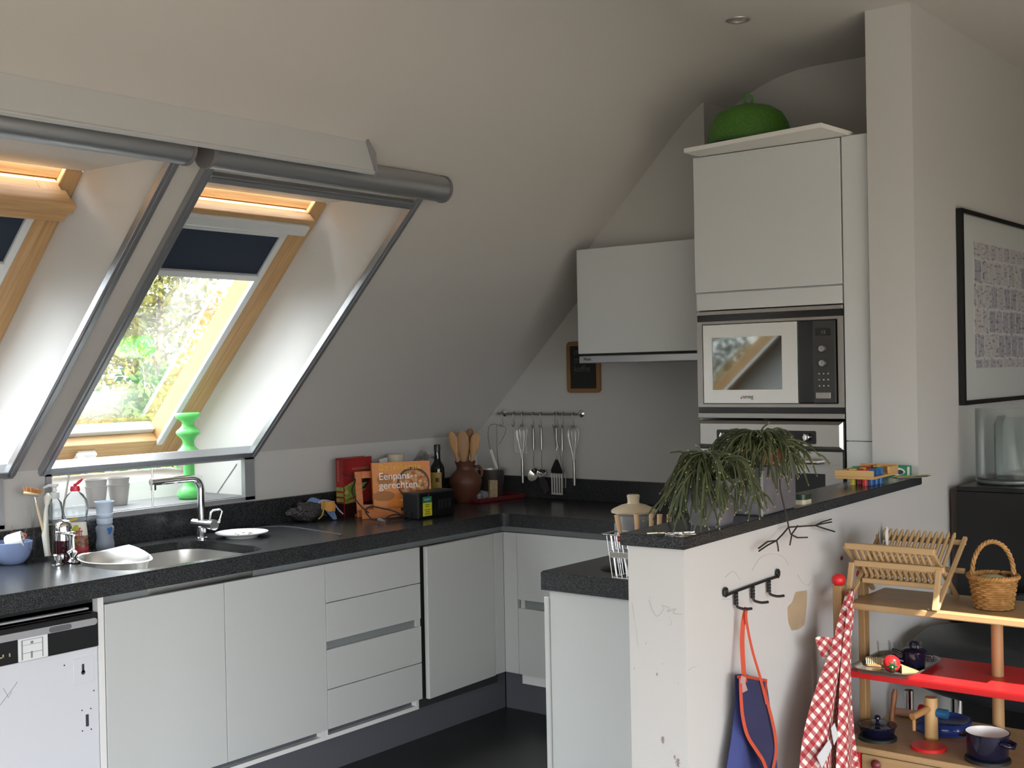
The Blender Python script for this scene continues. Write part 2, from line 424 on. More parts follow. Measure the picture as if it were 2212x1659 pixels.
# ------------------------------------------------------------------ kitchen: worktop
def rr_hole(): return rrect(.60, .46, .10, 6, -2.155, -.372)
def worktop():
    bm = bmesh.new()
    yh = lambda x: -2.483 + T28*(x+.6) + .1475
    c = [(-.60-.02+.02*sin(a), -.65-.02+.02*cos(a)) for a in [radians(k) for k in (0, 30, 60, 90)]]
    out = [(-4.2, -.002), (-4.2, -.65)] + [(-.625, -.65), (-.612, -.655), (-.602, -.665), (-.598, -.68)] + [(-.598, -1.719), (-1.738, -1.719), (-1.742, -1.723), (-1.742, yh(-1.742)), (-.58, yh(-.58)), (-.58, -1.608), (-.002, -1.608), (-.002, -.002)]
    def loop(pts):
        vs = [bm.verts.new((p[0], p[1], .876)) for p in pts]
        return [bm.edges.new((vs[i], vs[(i+1) % len(vs)])) for i in range(len(vs))]
    e = loop(out) + loop(rr_hole())
    bmesh.ops.triangle_fill(bm, use_beauty=True, use_dissolve=False, edges=e)
    ret = bmesh.ops.extrude_face_region(bm, geom=bm.faces[:])
    for v in [g for g in ret['geom'] if isinstance(g, bmesh.types.BMVert)]: v.co.z = .819
    bmesh.ops.recalc_face_normals(bm, faces=bm.faces[:])
    ed = [x for x in bm.edges if len(x.link_faces) == 2 and abs(x.link_faces[0].normal.dot(x.link_faces[1].normal)) < .2 and (x.verts[0].co.z > .87 and x.verts[1].co.z > .87)]
    bmesh.ops.bevel(bm, geom=ed, offset=.004, segments=2, affect='EDGES')
    return bm
wt = thing('granite_worktop', 'dark speckled granite worktop running round the kitchen from sink to peninsula', 'worktop', (-2.155, -.372, .819))
obj('worktop_slab', worktop(), GRAN, wt, world=True)
obj('upstand', BOX(-4.2, -.002, -.022, -.001, .876, .978, .002), GRAN, wt, world=True)
obj('upstand', BOX(-.022, -.001, -1.607, -.022, .876, .978, .002), GRAN, wt, world=True)
# engraved drainer beside the sink: lip painted paler for the window's reflection
dr = [(-1.83, -.57), (-1.47, -.57), (-1.395, -.20), (-1.43, -.10), (-1.62, -.10)]
obj('drainer_lip', tube([(p[0], p[1], .8765) for p in [(-1.52, -.585), (-1.462, -.55), (-1.40, -.21), (-1.405, -.13), (-1.45, -.09), (-1.60, -.085)]], .0022, 6), mat('polished_granite_edge', (.10, .105, .115, 1), .12), wt, smooth=60, world=True)
# undermount basin
def basin():
    bm = bmesh.new(); rings = []
    for dx, z, r in ((-.0015, .846, .0985), (-.003, .838, .097), (-.006, .74, .09), (-.02, .69, .075), (-.08, .678, .05)):
        rings.append([bm.verts.new((p[0], p[1], z)) for p in rrect(.60+2*dx, .46+2*dx, r, 6, -2.155, -.372)])
    for a, b in zip(rings, rings[1:]):
        for k in range(len(a)): bm.faces.new((a[k], b[k], b[(k+1) % len(a)], a[(k+1) % len(a)]))
    bm.faces.new(rings[-1])
    return bm
bs = thing('sink_basin', 'stainless undermount sink basin set in the granite worktop', 'sink', (-2.155, -.372, .678))
obj('basin', basin(), STEEL, bs, smooth=50, world=True)
obj('drain', xf(lathe([(0, .004), (.03, .004), (.042, .001), (.045, .0)], 20), (-2.155, -.372, .6785)), CHROME, bs, smooth=40, world=True)

# ------------------------------------------------------------------ base cabinets, sink side
def door(par, x0, x1, z0, z1, name='door', y=-.628, m=None):
    return obj(name, BOX(x0+.0013, x1-.0013, y, y+.019, z0, z1, .0018), m or LACQ, par, world=True)
def carcass(par, x0, x1, y0=-.606, y1=-.03):
    t_ = .016
    obj('carcass', merge(BOX(x0, x0+t_, y0, y1, .13, .786), BOX(x1-t_, x1, y0, y1, .13, .786), BOX(x0+t_, x1-t_, y0, y1, .13, .146), BOX(x0+t_, x1-t_, y1-t_, y1, .146, .786)), LACQ2, par, world=True)
    obj('finger_recess', BOX(x0, x1, -.596, -.618+.027, .787, .817), GREY, par, world=True)
sc_ = thing('sink_cabinet', 'white handleless two-door cabinet under the sink, next to the dishwasher', 'cabinet', (-2.09, -.3, .13))
carcass(sc_, -2.552, -1.627); door(sc_, -2.552, -2.090, .175, .790); door(sc_, -2.090, -1.6265, .175, .790)
dc = thing('drawer_cabinet', 'white four-drawer cabinet between the sink doors and the corner door left ajar', 'cabinet', (-1.37, -.3, .13))
carcass(dc, -1.626, -1.112)
for za, zb in ((.646, .790), (.501, .6435), (.323, .4705), (.175, .3205)):
    door(dc, -1.6265, -1.111, za, zb, 'drawer_front')
obj('grip_recess', BOX(-1.624, -1.14, -.615, -.607, .471, .5005), GREY, dc, world=True)
obj('grip_end', BOX(-1.138, -1.1135, -.624, -.607, .471, .5005), LACQ, dc, world=True)
cc = thing('corner_cabinet', 'white corner cabinet whose door stands slightly ajar beside the drawers', 'cabinet', (-.64, -.3, .13))
obj('carcass', BOX(-1.11, -.60, -.600, -.03, .13, .786), mat('dark_cabinet_inside', (.03, .03, .03, 1), .6), cc, world=True)  # near-black carcass colour stands in for the shade behind the ajar door
obj('finger_recess', BOX(-1.111, -.535, -.596, -.591, .787, .817), GREY, cc, world=True)
bm = BOX(-.452, 0, 0, .021, .171, .790, .004)
dl = obj('door', bm, LACQ, cc); dl.matrix_basis = cc.matrix_basis.inverted() @ Matrix.Translation((-.6415, -.628, 0)) @ Matrix.Rotation(radians(2.6), 4, 'Z')
obj('corner_post', merge(BOX(-.6395, -.577, -.628, -.609, .175, .790, .0015), BOX(-.577, -.558, -.7025, -.628, .175, .790, .0015)), LACQ, cc, world=True)
# back run under the hob
hb = thing('hob_drawer_cabinet', 'white drawer cabinet under the hob, partly hidden by the peninsula', 'cabinet', (-.3, -1.15, .13))
obj('carcass', BOX(-.556, -.03, -1.60, -.705, .13, .786), LACQ2, hb, world=True)
obj('finger_recess', BOX(-.548, -.543, -1.60, -.5965, .787, .817), GREY, hb, world=True)
for za, zb in ((.500, .790), (.175, .4635)):
    obj('drawer_front', BOX(-.577, -.558, -1.60, -.7045, za, zb, .0015), LACQ, hb, world=True)
obj('grip_end', BOX(-.573, -.557, -.740, -.717, .464, .4995), LACQ, hb, world=True)
obj('grip_recess', BOX(-.566, -.557, -1.59, -.742, .464, .4995), GREY, hb, world=True)
# plinths
struct('baseboard_left', BOX(-4.2, -.522, -.580, -.565, 0, .172), PLIN)
struct('baseboard_back', BOX(-.522, -.507, -1.7, -.585, 0, .172), PLIN)
# peninsula
pc = thing('peninsula_cabinet', 'white peninsula cabinet with plain end panel below the short granite counter', 'cabinet', (-1.2, -2.05, 0))
obj('carcass', BOX(-1.71, -.63, -2.33, -1.75, .10, .815), LACQ2, pc, world=True)
obj('end_panel', BOX(-1.728, -1.710, -2.385, -1.745, 0, .817, .001), LACQ, pc, world=True)
obj('door', BOX(-1.732, -1.20, -1.743, -1.724, .10, .797, .004), LACQ, pc, world=True)
obj('door', BOX(-1.195, -.66, -1.743, -1.724, .10, .797, .004), LACQ, pc, world=True)
# dishwasher
dw = thing('dishwasher', 'built-in dishwasher without its front panel, black control strip over white door', 'dishwasher', (-2.87, -.3, 0))
obj('body', BOX(-3.17, -2.576, -.60, -.03, .12, .80), mat('dishwasher_tub', (.2, .2, .2, 1), .5), dw, world=True)
obj('door', BOX(-3.17, -2.576, -.622, -.60, .12, .665, .002), mat('dishwasher_white', (.66, .67, .72, 1), .35), dw, world=True)
DWB = mat('dishwasher_black', (.008, .008, .009, 1), .35)
obj('control_panel', BOX(-3.17, -2.576, -.630, -.60, .667, .772, .003), DWB, dw, world=True)
obj('top_gap', BOX(-3.17, -2.576, -.60, -.59, .772, .817), DWB, dw, world=True)
obj('trim_strip', BOX(-3.17, -2.60, -.618, -.60, .783, .789, .001), mat('grey_plastic', (.34, .34, .36, 1), .45), dw, world=True)
def stadium(x0, x1, z0, z1, y0, y1): 
    return prism(rrect(x1-x0, z1-z0, (z1-z0)*.48, 5, (x0+x1)/2, (z0+z1)/2), y0, y1, 'y')
obj('handle_bar', stadium(-3.2, -2.583, .736, .757, -.636, -.629), mat('grey_plastic', (.34, .34, .36, 1), .45), dw, world=True)
obj('handle_grip', stadium(-2.745, -2.672, .738, .754, -.638, -.634), mat('grey_plastic_dark', (.13, .13, .14, 1), .5), dw, world=True)
cd = obj('instruction_card', BOX(-2.842, -2.748, -.632, -.6300, .668, .737), mat('card', (.74, .76, .76, 1), .6), dw, world=True)
INK = mat('print_grey', (.25, .25, .28, 1), .7)
DK = mat('print_dark', (.04, .04, .06, 1), .6)
obj('card_print', merge(*[BOX(a, b, -.6325, -.6319, c, d) for a, b, c, d in ((-2.832, -2.828, .672, .730), (-2.766, -2.763, .672, .730), (-2.83, -2.765, .690, .6915), (-2.83, -2.765, .714, .715), (-2.803, -2.797, .674, .694), (-2.803, -2.794, .716, .724), (-2.83, -2.765, .7285, .730))]), INK, dw, world=True)
obj('slot_plate', BOX(-2.660, -2.590, -.6235, -.620, .560, .640, .001), mat('dishwasher_white', (.66, .67, .72, 1), .35), dw, world=True)
KH = [(.0, .0)]
obj('keyhole', merge(BOX(-2.632, -2.624, -.6242, -.6230, .594, .620), xf(cyl((0, -.0006, 0), (0, .0006, 0), .007, 14), (-2.628, -.6236, .594))), DK, dw, world=True)
obj('latch_slot', BOX(-2.622, -2.612, -.6228, -.6212, .425, .462), DK, dw, world=True)
sm = bmesh.new()
for x, z in ((-2.690, .628), (-2.634, .478), (-2.604, .477), (-2.634, .415), (-2.604, .413), (-2.592, .53)):
    cyl((x, -.6227, z), (x, -.6215, z), .0025, 8, bm=sm)
obj('screw_holes', sm, DK, dw, world=True, kind='stuff')
for pts in ([(-2.90, .55), (-2.875, .575), (-2.85, .60), (-2.842, .61)], [(-2.93, .59), (-2.91, .61), (-2.905, .60)], [(-2.885, .60), (-2.87, .57), (-2.86, .585)]):
    obj('pencil_scribble', tube([(x, -.6222, z) for x, z in pts], .0009, 4), INK, dw, world=True)
struct('trim_3', BOX(-2.574, -2.5535, -.6255, -.03, .0, .817, .001), LACQ2)
obj('logo_marks', merge(BOX(-2.905, -2.885, -.631, -.6297, .690, .693), BOX(-2.89, -2.886, -.631, -.6297, .69, .70), BOX(-2.87, -2.866, -.631, -.6297, .69, .70)), mat('gold_print', (.5, .42, .25, 1), .4), dw, world=True)

# ------------------------------------------------------------------ oven tower
tw = thing('oven_cabinet', 'tall white built-in cabinet holding the microwave and oven beside the pillar', 'cabinet', (-.3, -1.95, 0))
obj('carcass', merge(BOX(-.556, -.03, -2.215, -1.6145, .10, .882), BOX(-.556, -.03, -2.215, -1.6145, 1.716, 2.300), BOX(-.552, -.03, -1.6155, -1.6115, .882, 1.716), BOX(-.552, -.03, -2.3, -2.2155, .882, 1.716)), LACQ2, tw, world=True)
obj('door', BOX(-.577, -.558, -2.2105, -1.613, 1.782, 2.303, .0015), LACQ, tw, world=True)
obj('fascia', BOX(-.577, -.558, -2.2105, -1.617, 1.712, 1.7765, .0015), LACQ, tw, world=True)
obj('filler_panel', BOX(-.577, -.558, -2.319, -2.2165, 1.2215, 2.305, .0012), LACQ, tw, world=True)
obj('filler_panel', BOX(-.577, -.558, -2.319, -2.2165, .0, 1.2185, .0012), LACQ, tw, world=True)

mw = thing('microwave', 'built-in steel microwave with mirrored window in the tall white cabinet', 'microwave', (-.55, -1.915, 1.30))
F = -.577
obj('frame', merge(BOX(F, F+.02, -2.213, -1.6165, 1.658, 1.668), BOX(F, F+.02, -2.213, -1.6165, 1.340, 1.352), BOX(F, F+.02, -1.640, -1.6165, 1.352, 1.658), BOX(F, F+.02, -2.213, -2.190, 1.352, 1.658), BOX(F-.004, F+.02, -2.213, -1.6165, 1.6925, 1.708, .002), BOX(F-.004, F+.02, -2.213, -1.6165, 1.298, 1.318, .002)), STEELD, mw, world=True)
obj('vent_slot', BOX(F+.006, F+.02, -2.213, -1.6165, 1.668, 1.6925), BLACK, mw, world=True)
obj('vent_slot', BOX(F+.006, F+.02, -2.213, -1.6165, 1.318, 1.340), BLACK, mw, world=True)
obj('case', BOX(F+.008, F+.40, -2.190, -1.640, 1.353, 1.657), BLACK, mw, world=True)
# door frame with window
def ringplate(y0, y1, z0, z1, a0, a1, c0, c1, xa, xb):
    return merge(BOX(xa, xb, y0, a0, z0, z1), BOX(xa, xb, a1, y1, z0, z1), BOX(xa, xb, a0, a1, z0, c0), BOX(xa, xb, a0, a1, c1, z1))
MWD = mat('microwave_door_steel', (.66, .65, .62, 1), .34, .75)
dd = obj('door', ringplate(-2.040, -1.650, 1.3555, 1.654, -1.978, -1.688, 1.406, 1.605, F-.012, F+.008), MWD, mw, world=True)
gm = obj('window_glass', BOX(F-.009, F+.004, -1.978, -1.688, 1.406, 1.605), mat('mirror_window', (.15, .155, .15, 1), .03, 1.0), mw, world=True)
obj('control_strip', BOX(F-.010, F+.008, -2.186, -2.042, 1.3555, 1.654, .003), BLACK, mw, world=True)
cp = obj('control_panel', BOX(F-.0115, F-.009, -2.184, -2.100, 1.357, 1.6525, .001), mat('panel_brown_grey', (.035, .033, .03, 1), .35), mw, world=True)
obj('display', BOX(F-.0125, F-.011, -2.169, -2.111, 1.599, 1.625), BLACK, mw, world=True)
for z in (1.552, 1.500):
    obj('knob', xf(lathe([(.0, .016), (.011, .015), (.0135, .011), (.014, 0)], 18), (F-.011, -2.139, z), ry=-pi/2), STEELD, mw, smooth=40, world=True)
for j in range(3):
    for k in range(3):
        obj('button', xf(lathe([(0, .004), (.0025, .0035), (.0035, 0)], 10), (F-.0112, -2.124-.017*k, 1.462-.022*j), ry=-pi/2), STEEL, mw, smooth=40, world=True)
obj('open_button', BOX(F-.0155, F-.011, -2.167, -2.110, 1.371, 1.395, .002), STEELD, mw, world=True)
text('smeg', .021, DK, mw, tuple(Vector((F-.0127, -1.816, 1.3735)) - Vector(mw.location)), rz=-pi/2, name='logo')
obj('logo_mark', merge(BOX(F-.0126, F-.0118, -1.812, -1.806, 1.372, 1.3765), BOX(F-.0126, F-.0118, -1.814, -1.810, 1.377, 1.381)), mat('logo_red', (.35, .04, .03, 1), .5), mw, world=True)
text(':12', .016, mat('display_green', (.16, .22, .10, 1), .5), mw, tuple(Vector((F-.0126, -2.131, 1.606)) - Vector(mw.location)), rz=-pi/2, name='display_digits')

OVST = mat('oven_steel', (.42, .405, .38, 1), .34, .95)
ov = thing('oven', 'built-in steel oven with two chrome knobs behind the trailing cactus', 'oven', (-.55, -1.915, .885))
obj('case', BOX(F+.004, F+.45, -2.210, -1.622, .885, 1.290), BLACK, ov, world=True)
pn = BOX(F-.014, F+.004, -2.207, -1.621, 1.188, 1.288, 0)
bmesh.ops.bevel(pn, geom=[e for e in pn.edges if abs(e.verts[0].co.x-(F-.014)) < 1e-5 and abs(e.verts[1].co.x-(F-.014)) < 1e-5], offset=.011, segments=1, affect='EDGES')
obj('control_fascia', pn, OVST, ov, world=True)
obj('control_window', prism(rrect(.405, .048, .006, 3, -1.906, 1.231), F-.0155, F-.013, 'x'), BLACK, ov, world=True)
for y in (-1.735, -2.075):
    kb = obj('knob', xf(lathe([(0, .022), (.009, .022), (.012, .018), (.014, 0)], 20), (F-.015, y, 1.232), ry=-pi/2), CHROME, ov, smooth=40, world=True)
    obj('knob_grip', BOX(F-.042, F-.030, y-.003, y+.003, 1.220, 1.245, .001), CHROME, ov, world=True)
od = obj('door', ringplate(-2.207, -1.621, .890, 1.180, -2.14, -1.69, .93, 1.10, F-.012, F+.004), OVST, ov, world=True)
obj('door_glass', BOX(F-.008, F+.003, -2.14, -1.69, .93, 1.10), BLACK, ov, world=True)
obj('handle', tube([(F-.012, -1.70, 1.145), (F-.05, -1.70, 1.145), (F-.05, -2.13, 1.145), (F-.012, -2.13, 1.145)], .009, 10), STEEL, ov, smooth=50, world=True)

# hood
hd = thing('cooker_hood', 'flat white cupboard-fronted cooker hood mounted over the hob', 'hood', (-.19, -1.26, 1.53))
obj('cabinet_body', BOX(-.36, -.0, -1.609, -.915, 1.575, 2.010, .001), LACQ2, hd, world=True)
obj('front_panel', BOX(-.380, -.361, -1.609, -.912, 1.563, 2.016, .002), LACQ, hd, world=True)
obj('gap', BOX(-.365, -.02, -1.605, -.92, 1.552, 1.575), BLACKM, hd, world=True)
obj('pull_out_visor', BOX(-.386, -.03, -1.607, -.920, 1.522, 1.553, .003), ALU, hd, world=True)
text('Miele', .018, DK, hd, tuple(Vector((-.3868, -.945, 1.533)) - Vector(hd.location)), rz=-pi/2, name='logo')

# ------------------------------------------------------------------ things on the sink worktop and in the niche
CAMZ = -0.898                                                  # objects turned with their face to the room corner
WTZ = .8765
BLUEC = mat('pale_blue_glaze', (.24, .31, .52, 1), .3)
t = thing('bowl', 'pale blue bowl heaped with small glasses at the left end of the worktop', 'bowl', (-2.560, -.100, WTZ))
obj('body', lathe([(0, .006), (.034, .006), (.032, 0), (.038, .002), (.055, .022), (.0645, .050), (.0665, .074), (.0645, .075), (.061, .05), (.05, .024), (.03, .012), (0, .010)], 32), BLUEC, t, smooth=50)
def tumbler(name, label, cat, loc, r0, r1, h, rz=0, rx=0, m=None, group=None):
    prof = [(0, .004), (r0*.9, .004), (r0, 0), (r0, .003), (r1, h), (r1-.0015, h), (r0-.0015, .007), (0, .007)]
    bm = lathe(prof, 20); xf(bm, (0, 0, 0), rz, rx)
    o = obj(name, bm, m or CLEAR, smooth=40); o.location = loc
    return tag(o, label, cat, group)
tumbler('glass_tumbler', 'small clear glass tipped over inside the pale blue bowl, towards the sink', 'glass', (-2.545, -.110, .925), .018, .024, .05, .6, 1.2)
tumbler('glass_tumbler', 'clear glass jar with an orange band standing at the back of the blue bowl', 'glass', (-2.535, -.082, .915), .024, .026, .085, .2, .25)
bm = lathe([(.0262, .052), (.0264, .060)], 20); xf(bm, (0, 0, 0), .2, .25)
o = obj('band', bm, mat('orange_band', (.6, .16, .07, 1), .5), bpy.data.objects['glass_tumbler.001'])
o = obj('mug', merge(xf(lathe([(0, 0), (.026, 0), (.03, .01), (.03, .055), (.028, .055), (.027, .01), (0, .006)], 20), (0, 0, 0), .9, 1.3)), WHITEP, smooth=40); o.location = (-2.585, -.112, .945)
tag(o, 'white cup lying on its side on top of the blue bowl', 'cup')
o = obj('tea_strainer', xf(merge(lathe([(0, 0), (.01, .002), (.016, .009), (.018, .02), (.016, .02), (.014, .01), (0, .004)], 18), tube([(.016, 0, .02), (.05, 0, .03)], .002, 6)), (0, 0, 0), 2.2, .9), CHROME, smooth=40); o.location = (-2.560, -.135, .945)
tag(o, 'small shiny tea strainer lying on the blue bowl', 'strainer')

t = thing('glass_jar', 'tall clear glass jar holding a dish brush and a bottle brush', 'jar', (-2.455, -.118, WTZ))
obj('body', lathe([(0, .003), (.040, .003), (.041, 0), (.043, .004), (.039, .010), (.0385, .185), (.041, .192), (.0395, .192), (.037, .185), (.037, .012), (0, .012)], 28), CLEAR, t, smooth=40)
t = thing('dish_brush', 'wooden dish brush with ginger bristles upside down in the glass jar', 'brush', (-2.455, -.118, WTZ+.013))
a, b = Vector((.016, -.012, .0)), Vector((-.018, .010, .185))
obj('handle', tube([a, a.lerp(b, .5), b], [.0055, .005, .0035], 10), mat('pale_beech', (.62, .48, .30, 1), .5), t, smooth=60)
obj('ferrule', tube([b, b + Vector((-.003, .002, .02))], .002, 6), STEEL, t)
hdm = Matrix.Translation(b + Vector((-.012, .008, .025))) @ Matrix.Rotation(.25, 4, 'Y')
bm = lathe([(0, 0), (.022, 0), (.027, .004), (.027, .010), (0, .010)], 24); bm.transform(hdm)
obj('head', bm, mat('pale_beech', (.62, .48, .30, 1), .5), t, smooth=50)
bm = bmesh.new()
for i in range(220):
    a_ = random.uniform(0, 2*pi); r_ = .026*sqrt(random.random())
    p0 = hdm @ Vector((r_*cos(a_), r_*sin(a_), .010)); p1 = hdm @ Vector((r_*1.28*cos(a_), r_*1.28*sin(a_), .024 + random.uniform(-.002, .002)))
    tube([p0, p1], [.0016, .0012], 4, bm)
obj('bristles', bm, mat('ginger_bristles', (.50, .23, .09, 1), .7), t, kind='stuff')
t = thing('bottle_brush', 'white long-handled brush leaning in the glass jar of brushes', 'brush', (-2.455, -.118, WTZ+.013))
obj('handle', tube([(.010, -.008, .0), (.006, -.003, .07), (.012, .0, .15), (.018, .002, .175)], [.010, .012, .007, .006], 10), mat('ivory_plastic', (.70, .68, .62, 1), .4), t, smooth=60)
obj('brush_head', tube([(.018, .002, .175), (.021, .003, .20), (.023, .004, .215)], [.008, .014, .004], 12), mat('ivory_plastic', (.70, .68, .62, 1), .4), t, smooth=60)

t = thing('soap_bottle', 'clear plastic bottle with a frosted pump top behind the dish brush jar', 'bottle', (-2.372, -.056, WTZ))
PLAS = thin_glass('clear_plastic', (.93, .95, .96, 1), .9)
obj('body', lathe([(0, 0), (.026, 0), (.029, .006), (.029, .15), (.024, .185), (.012, .20), (.012, .21), (0, .21)], 24), PLAS, t, smooth=45)
obj('pump_top', merge(lathe([(.014, .20), (.016, .202), (.016, .222), (.008, .226), (.008, .240), (.014, .243), (.014, .252), (0, .254)], 20), tube([(0, 0, .248), (-.02, .006, .247), (-.038, .010, .240)], [.006, .005, .004], 8)), mat('frosted_plastic', (.72, .74, .75, 1), .4), t, smooth=45)

t = thing('soap_dispenser', 'chrome domed soap dispenser with a dark body behind the two small taps', 'dispenser', (-2.425, -.196, WTZ))
obj('body', lathe([(0, 0), (.024, 0), (.026, .004), (.026, .075), (0, .075)], 24), mat('dark_red_glass', (.03, .004, .008, 1), .1), t, smooth=45)
obj('chrome_dome', lathe([(.0275, .070), (.0275, .115), (.0255, .128), (.018, .137), (.006, .140), (0, .140)], 24), CHROME, t, smooth=50)

t = thing('water_tap', 'small chrome filtered-water tap with a thin side lever beside the sink', 'tap', (-2.432, -.256, WTZ))
obj('column', lathe([(0, 0), (.020, 0), (.021, .003), (.012, .007), (.0095, .012), (.0095, .022), (.018, .030), (.019, .036), (.0105, .042), (.0095, .085), (.015, .092), (.0155, .098), (.012, .104), (0, .106)], 20), CHROME, t, smooth=50)
obj('lever', tube([(0, 0, .096), (-.016, .016, .098), (-.034, .036, .103), (-.036, .038, .075)], [.005, .0045, .0045, .0035], 8), CHROME, t, smooth=60)
t = thing('drain_knob', 'low chrome pop-up drain knob to the left of the small water tap', 'knob', (-2.492, -.272, WTZ))
obj('flange', lathe([(0, 0), (.023, 0), (.0235, .002), (.012, .005), (0, .005)], 20), CHROME, t, smooth=50)
obj('knob', lathe([(.008, .004), (.009, .016), (.0165, .018), (.0175, .034), (.015, .037), (0, .0375)], 20), CHROME, t, smooth=40)

# washing-up liquid
t = thing('detergent_bottle', 'clear washing-up liquid bottle with a red flip cap and red label', 'bottle', (-2.330, -.118, WTZ), CAMZ)
pf = [(0, 0), (.038, .0), (.0435, .006), (.0445, .03), (.042, .075), (.0375, .112), (.037, .125), (.043, .150), (.0445, .172), (.041, .195), (.028, .214), (.014, .224), (.0135, .232), (0, .232)]
obj('body', lathe(pf, 32, sx=1, sy=.55), PLAS, t, smooth=50)
def wrap(zs, ang0, ang1, k=1.012, n=14):
    bm = bmesh.new(); rows = []
    def R(z):
        for (r0, z0), (r1, z1) in zip(pf[1:], pf[2:]):
            if z0 <= z <= z1: return r0 + (r1-r0)*(z-z0)/max(z1-z0, 1e-6)
        return .04
    for z in zs:
        rows.append([bm.verts.new((R(z)*k*cos(a), R(z)*k*.55*sin(a), z)) for a in [ang0 + (ang1-ang0)*i/n for i in range(n+1)]])
    for a, b in zip(rows, rows[1:]):
        for i in range(n): bm.faces.new((a[i], a[i+1], b[i+1], b[i]))
    return bm
F0, F1 = radians(188), radians(352)
obj('label_base', wrap([.006, .018, .030], F0, F1), mat('label_red', (.42, .03, .04, 1), .4), t, smooth=60)
obj('label_middle', wrap([.030, .05, .07], F0, F1), mat('label_dark', (.16, .03, .025, 1), .4, noise=(60, (.30, .20, .06, 1), (1, 1, 1), .45, .6)), t, smooth=60)
obj('label_white', wrap([.070, .09, .112, .118], F0, F1), mat('label_white', (.70, .68, .62, 1), .45), t, smooth=60)
obj('yellow_strip', xf(BOX(-.026, .020, -.0009, .0009, -.0045, .0045), (-.006, -.0215, .126), ry=-.28), mat('label_yellow', (.55, .40, .05, 1), .45), t)
obj('lemon', xf(lathe([(0, -.02), (.008, -.014), (.0105, 0), (.008, .014), (0, .02)], 14, sy=.15), (.006, -.0255, .092), ry=.5), mat('lemon_green', (.42, .46, .04, 1), .45), t, smooth=60)
text('dreft', .046, mat('label_letters', (.60, .02, .03, 1), .4), t, (-.022, -.0275, .068), name='lettering', sx=.62)
CAPR = mat('cap_red', (.62, .02, .05, 1), .35)
obj('cap', lathe([(0, .226), (.0165, .226), (.017, .230), (.015, .243), (0, .244)], 20, sy=.9), CAPR, t, smooth=45)
obj('flip_lid', xf(merge(BOX(-.010, .012, -.009, .009, -.004, .004, .002), BOX(.008, .020, -.006, .006, -.0025, .0025, .001)), (.013, 0, .256), ry=-.75), CAPR, t)
obj('spout', lathe([(0, .243), (.007, .243), (.004, .252), (0, .253)], 12), CAPR, t, smooth=45)

t = thing('baby_bottle', 'frosted baby bottle with its pale blue cap resting upside down on top', 'bottle', (-2.195, -.086, WTZ))
BB = mat('frosted_bottle', (.50, .57, .68, 1), .25, trans=.45, ior=1.2)
obj('body', lathe([(0, 0), (.030, 0), (.0325, .006), (.0325, .022), (.029, .042), (.029, .055), (.0325, .072), (.0325, .082), (.024, .092), (.022, .096), (0, .096)], 28), BB, t, smooth=50)
obj('collar', lathe([(.0, .094), (.0265, .094), (.028, .097), (.028, .113), (.0255, .116), (0, .116)], 28), mat('collar_blue', (.48, .56, .70, 1), .4), t, smooth=45)
obj('upturned_cap', lathe([(0, .117), (.026, .117), (.0275, .120), (.0305, .124), (.0305, .131), (.0285, .133), (.0315, .168), (.0345, .171), (.0345, .175), (.0310, .175), (.028, .135), (0, .128)], 28), mat('cap_blue', (.56, .65, .80, 1), .4), t, smooth=45)
obj('print', merge(*[xf(lathe([(0, .0), (.0055, .0004), (.0065, 0)], 10), (.033*cos(a), .033*sin(a), z), rz=a+pi/2, rx=pi/2) for a, z in ((-1.75, .076), (-1.55, .070), (-1.65, .064), (-1.45, .078))]), mat('print_blue', (.03, .13, .38, 1), .5), t)

# steel colander standing in the left end of the sink
t = thing('strainer_bowl', 'shiny steel sink strainer with a wavy rim in the left end of the sink', 'strainer', (-2.350, -.378, .876))
bm = bmesh.new(); rows = []
dirv = Vector((.31, -.951, 0)); per = Vector((.951, .31, 0)); n = 40
for k, (f, z) in enumerate(((1.09, -.002), (1.04, .0), (1.0, -.004), (.93, -.035), (.78, -.07), (.45, -.088), (.0001, -.09))):
    row = []
    for i in range(n):
        a = 2*pi*i/n
        p = dirv*(.132*f*cos(a)) + per*(.074*f*sin(a))
        wv = .036*max(0, sin(a))**1.5 * max(0, 1 - abs(a-pi/2)/1.6) + .012*max(0, -cos(a))**3 - .004*max(0, -sin(a))
        row.append(bm.verts.new((p.x, p.y, .012 + z + wv*(1 if k < 3 else (.7 if k == 3 else .2)))))
    rows.append(row)
for a, b in zip(rows, rows[1:]):
    for i in range(n): bm.faces.new((a[i], a[(i+1) % n], b[(i+1) % n], b[i]))
bmesh.ops.recalc_face_normals(bm, faces=bm.faces[:])
obj('bowl', bm, STEEL, t, smooth=60)

# mixer tap
t = thing('mixer_tap', 'chrome kitchen mixer tap with a square swivel spout over the sink', 'tap', (-1.815, -.145, WTZ))
obj('column', merge(lathe([(0, 0), (.026, 0), (.026, .004), (.0185, .007), (.0175, .04), (0, .04)], 24), tube([(0, 0, .03), (0, 0, .188)] + [Vector((-.045 + .045*cos(a), 0, .188 + .045*sin(a))) for a in [radians(15*k) for k in range(1, 7)]] + [(-.12, 0, .233), (-.222, 0, .233)], .0135, 16)), CHROME, t, smooth=50)
obj('outlet', cyl((-.212, 0, .226), (-.212, 0, .203), .011, 16), CHROME, t, smooth=45)
obj('valve_body', merge(cyl((0, .045, .056), (0, -.055, .056), .0175, 24), cyl((0, -.056, .056), (0, -.080, .056), .0205, 24)), CHROME, t, smooth=40)
obj('lever', tube([(-.012, -.066, .066), (.0, -.060, .102), (.006, -.064, .110), (.022, -.088, .113), (.028, -.092, .106), (.020, -.080, .062)], .0042, 8), CHROME, t, smooth=60)

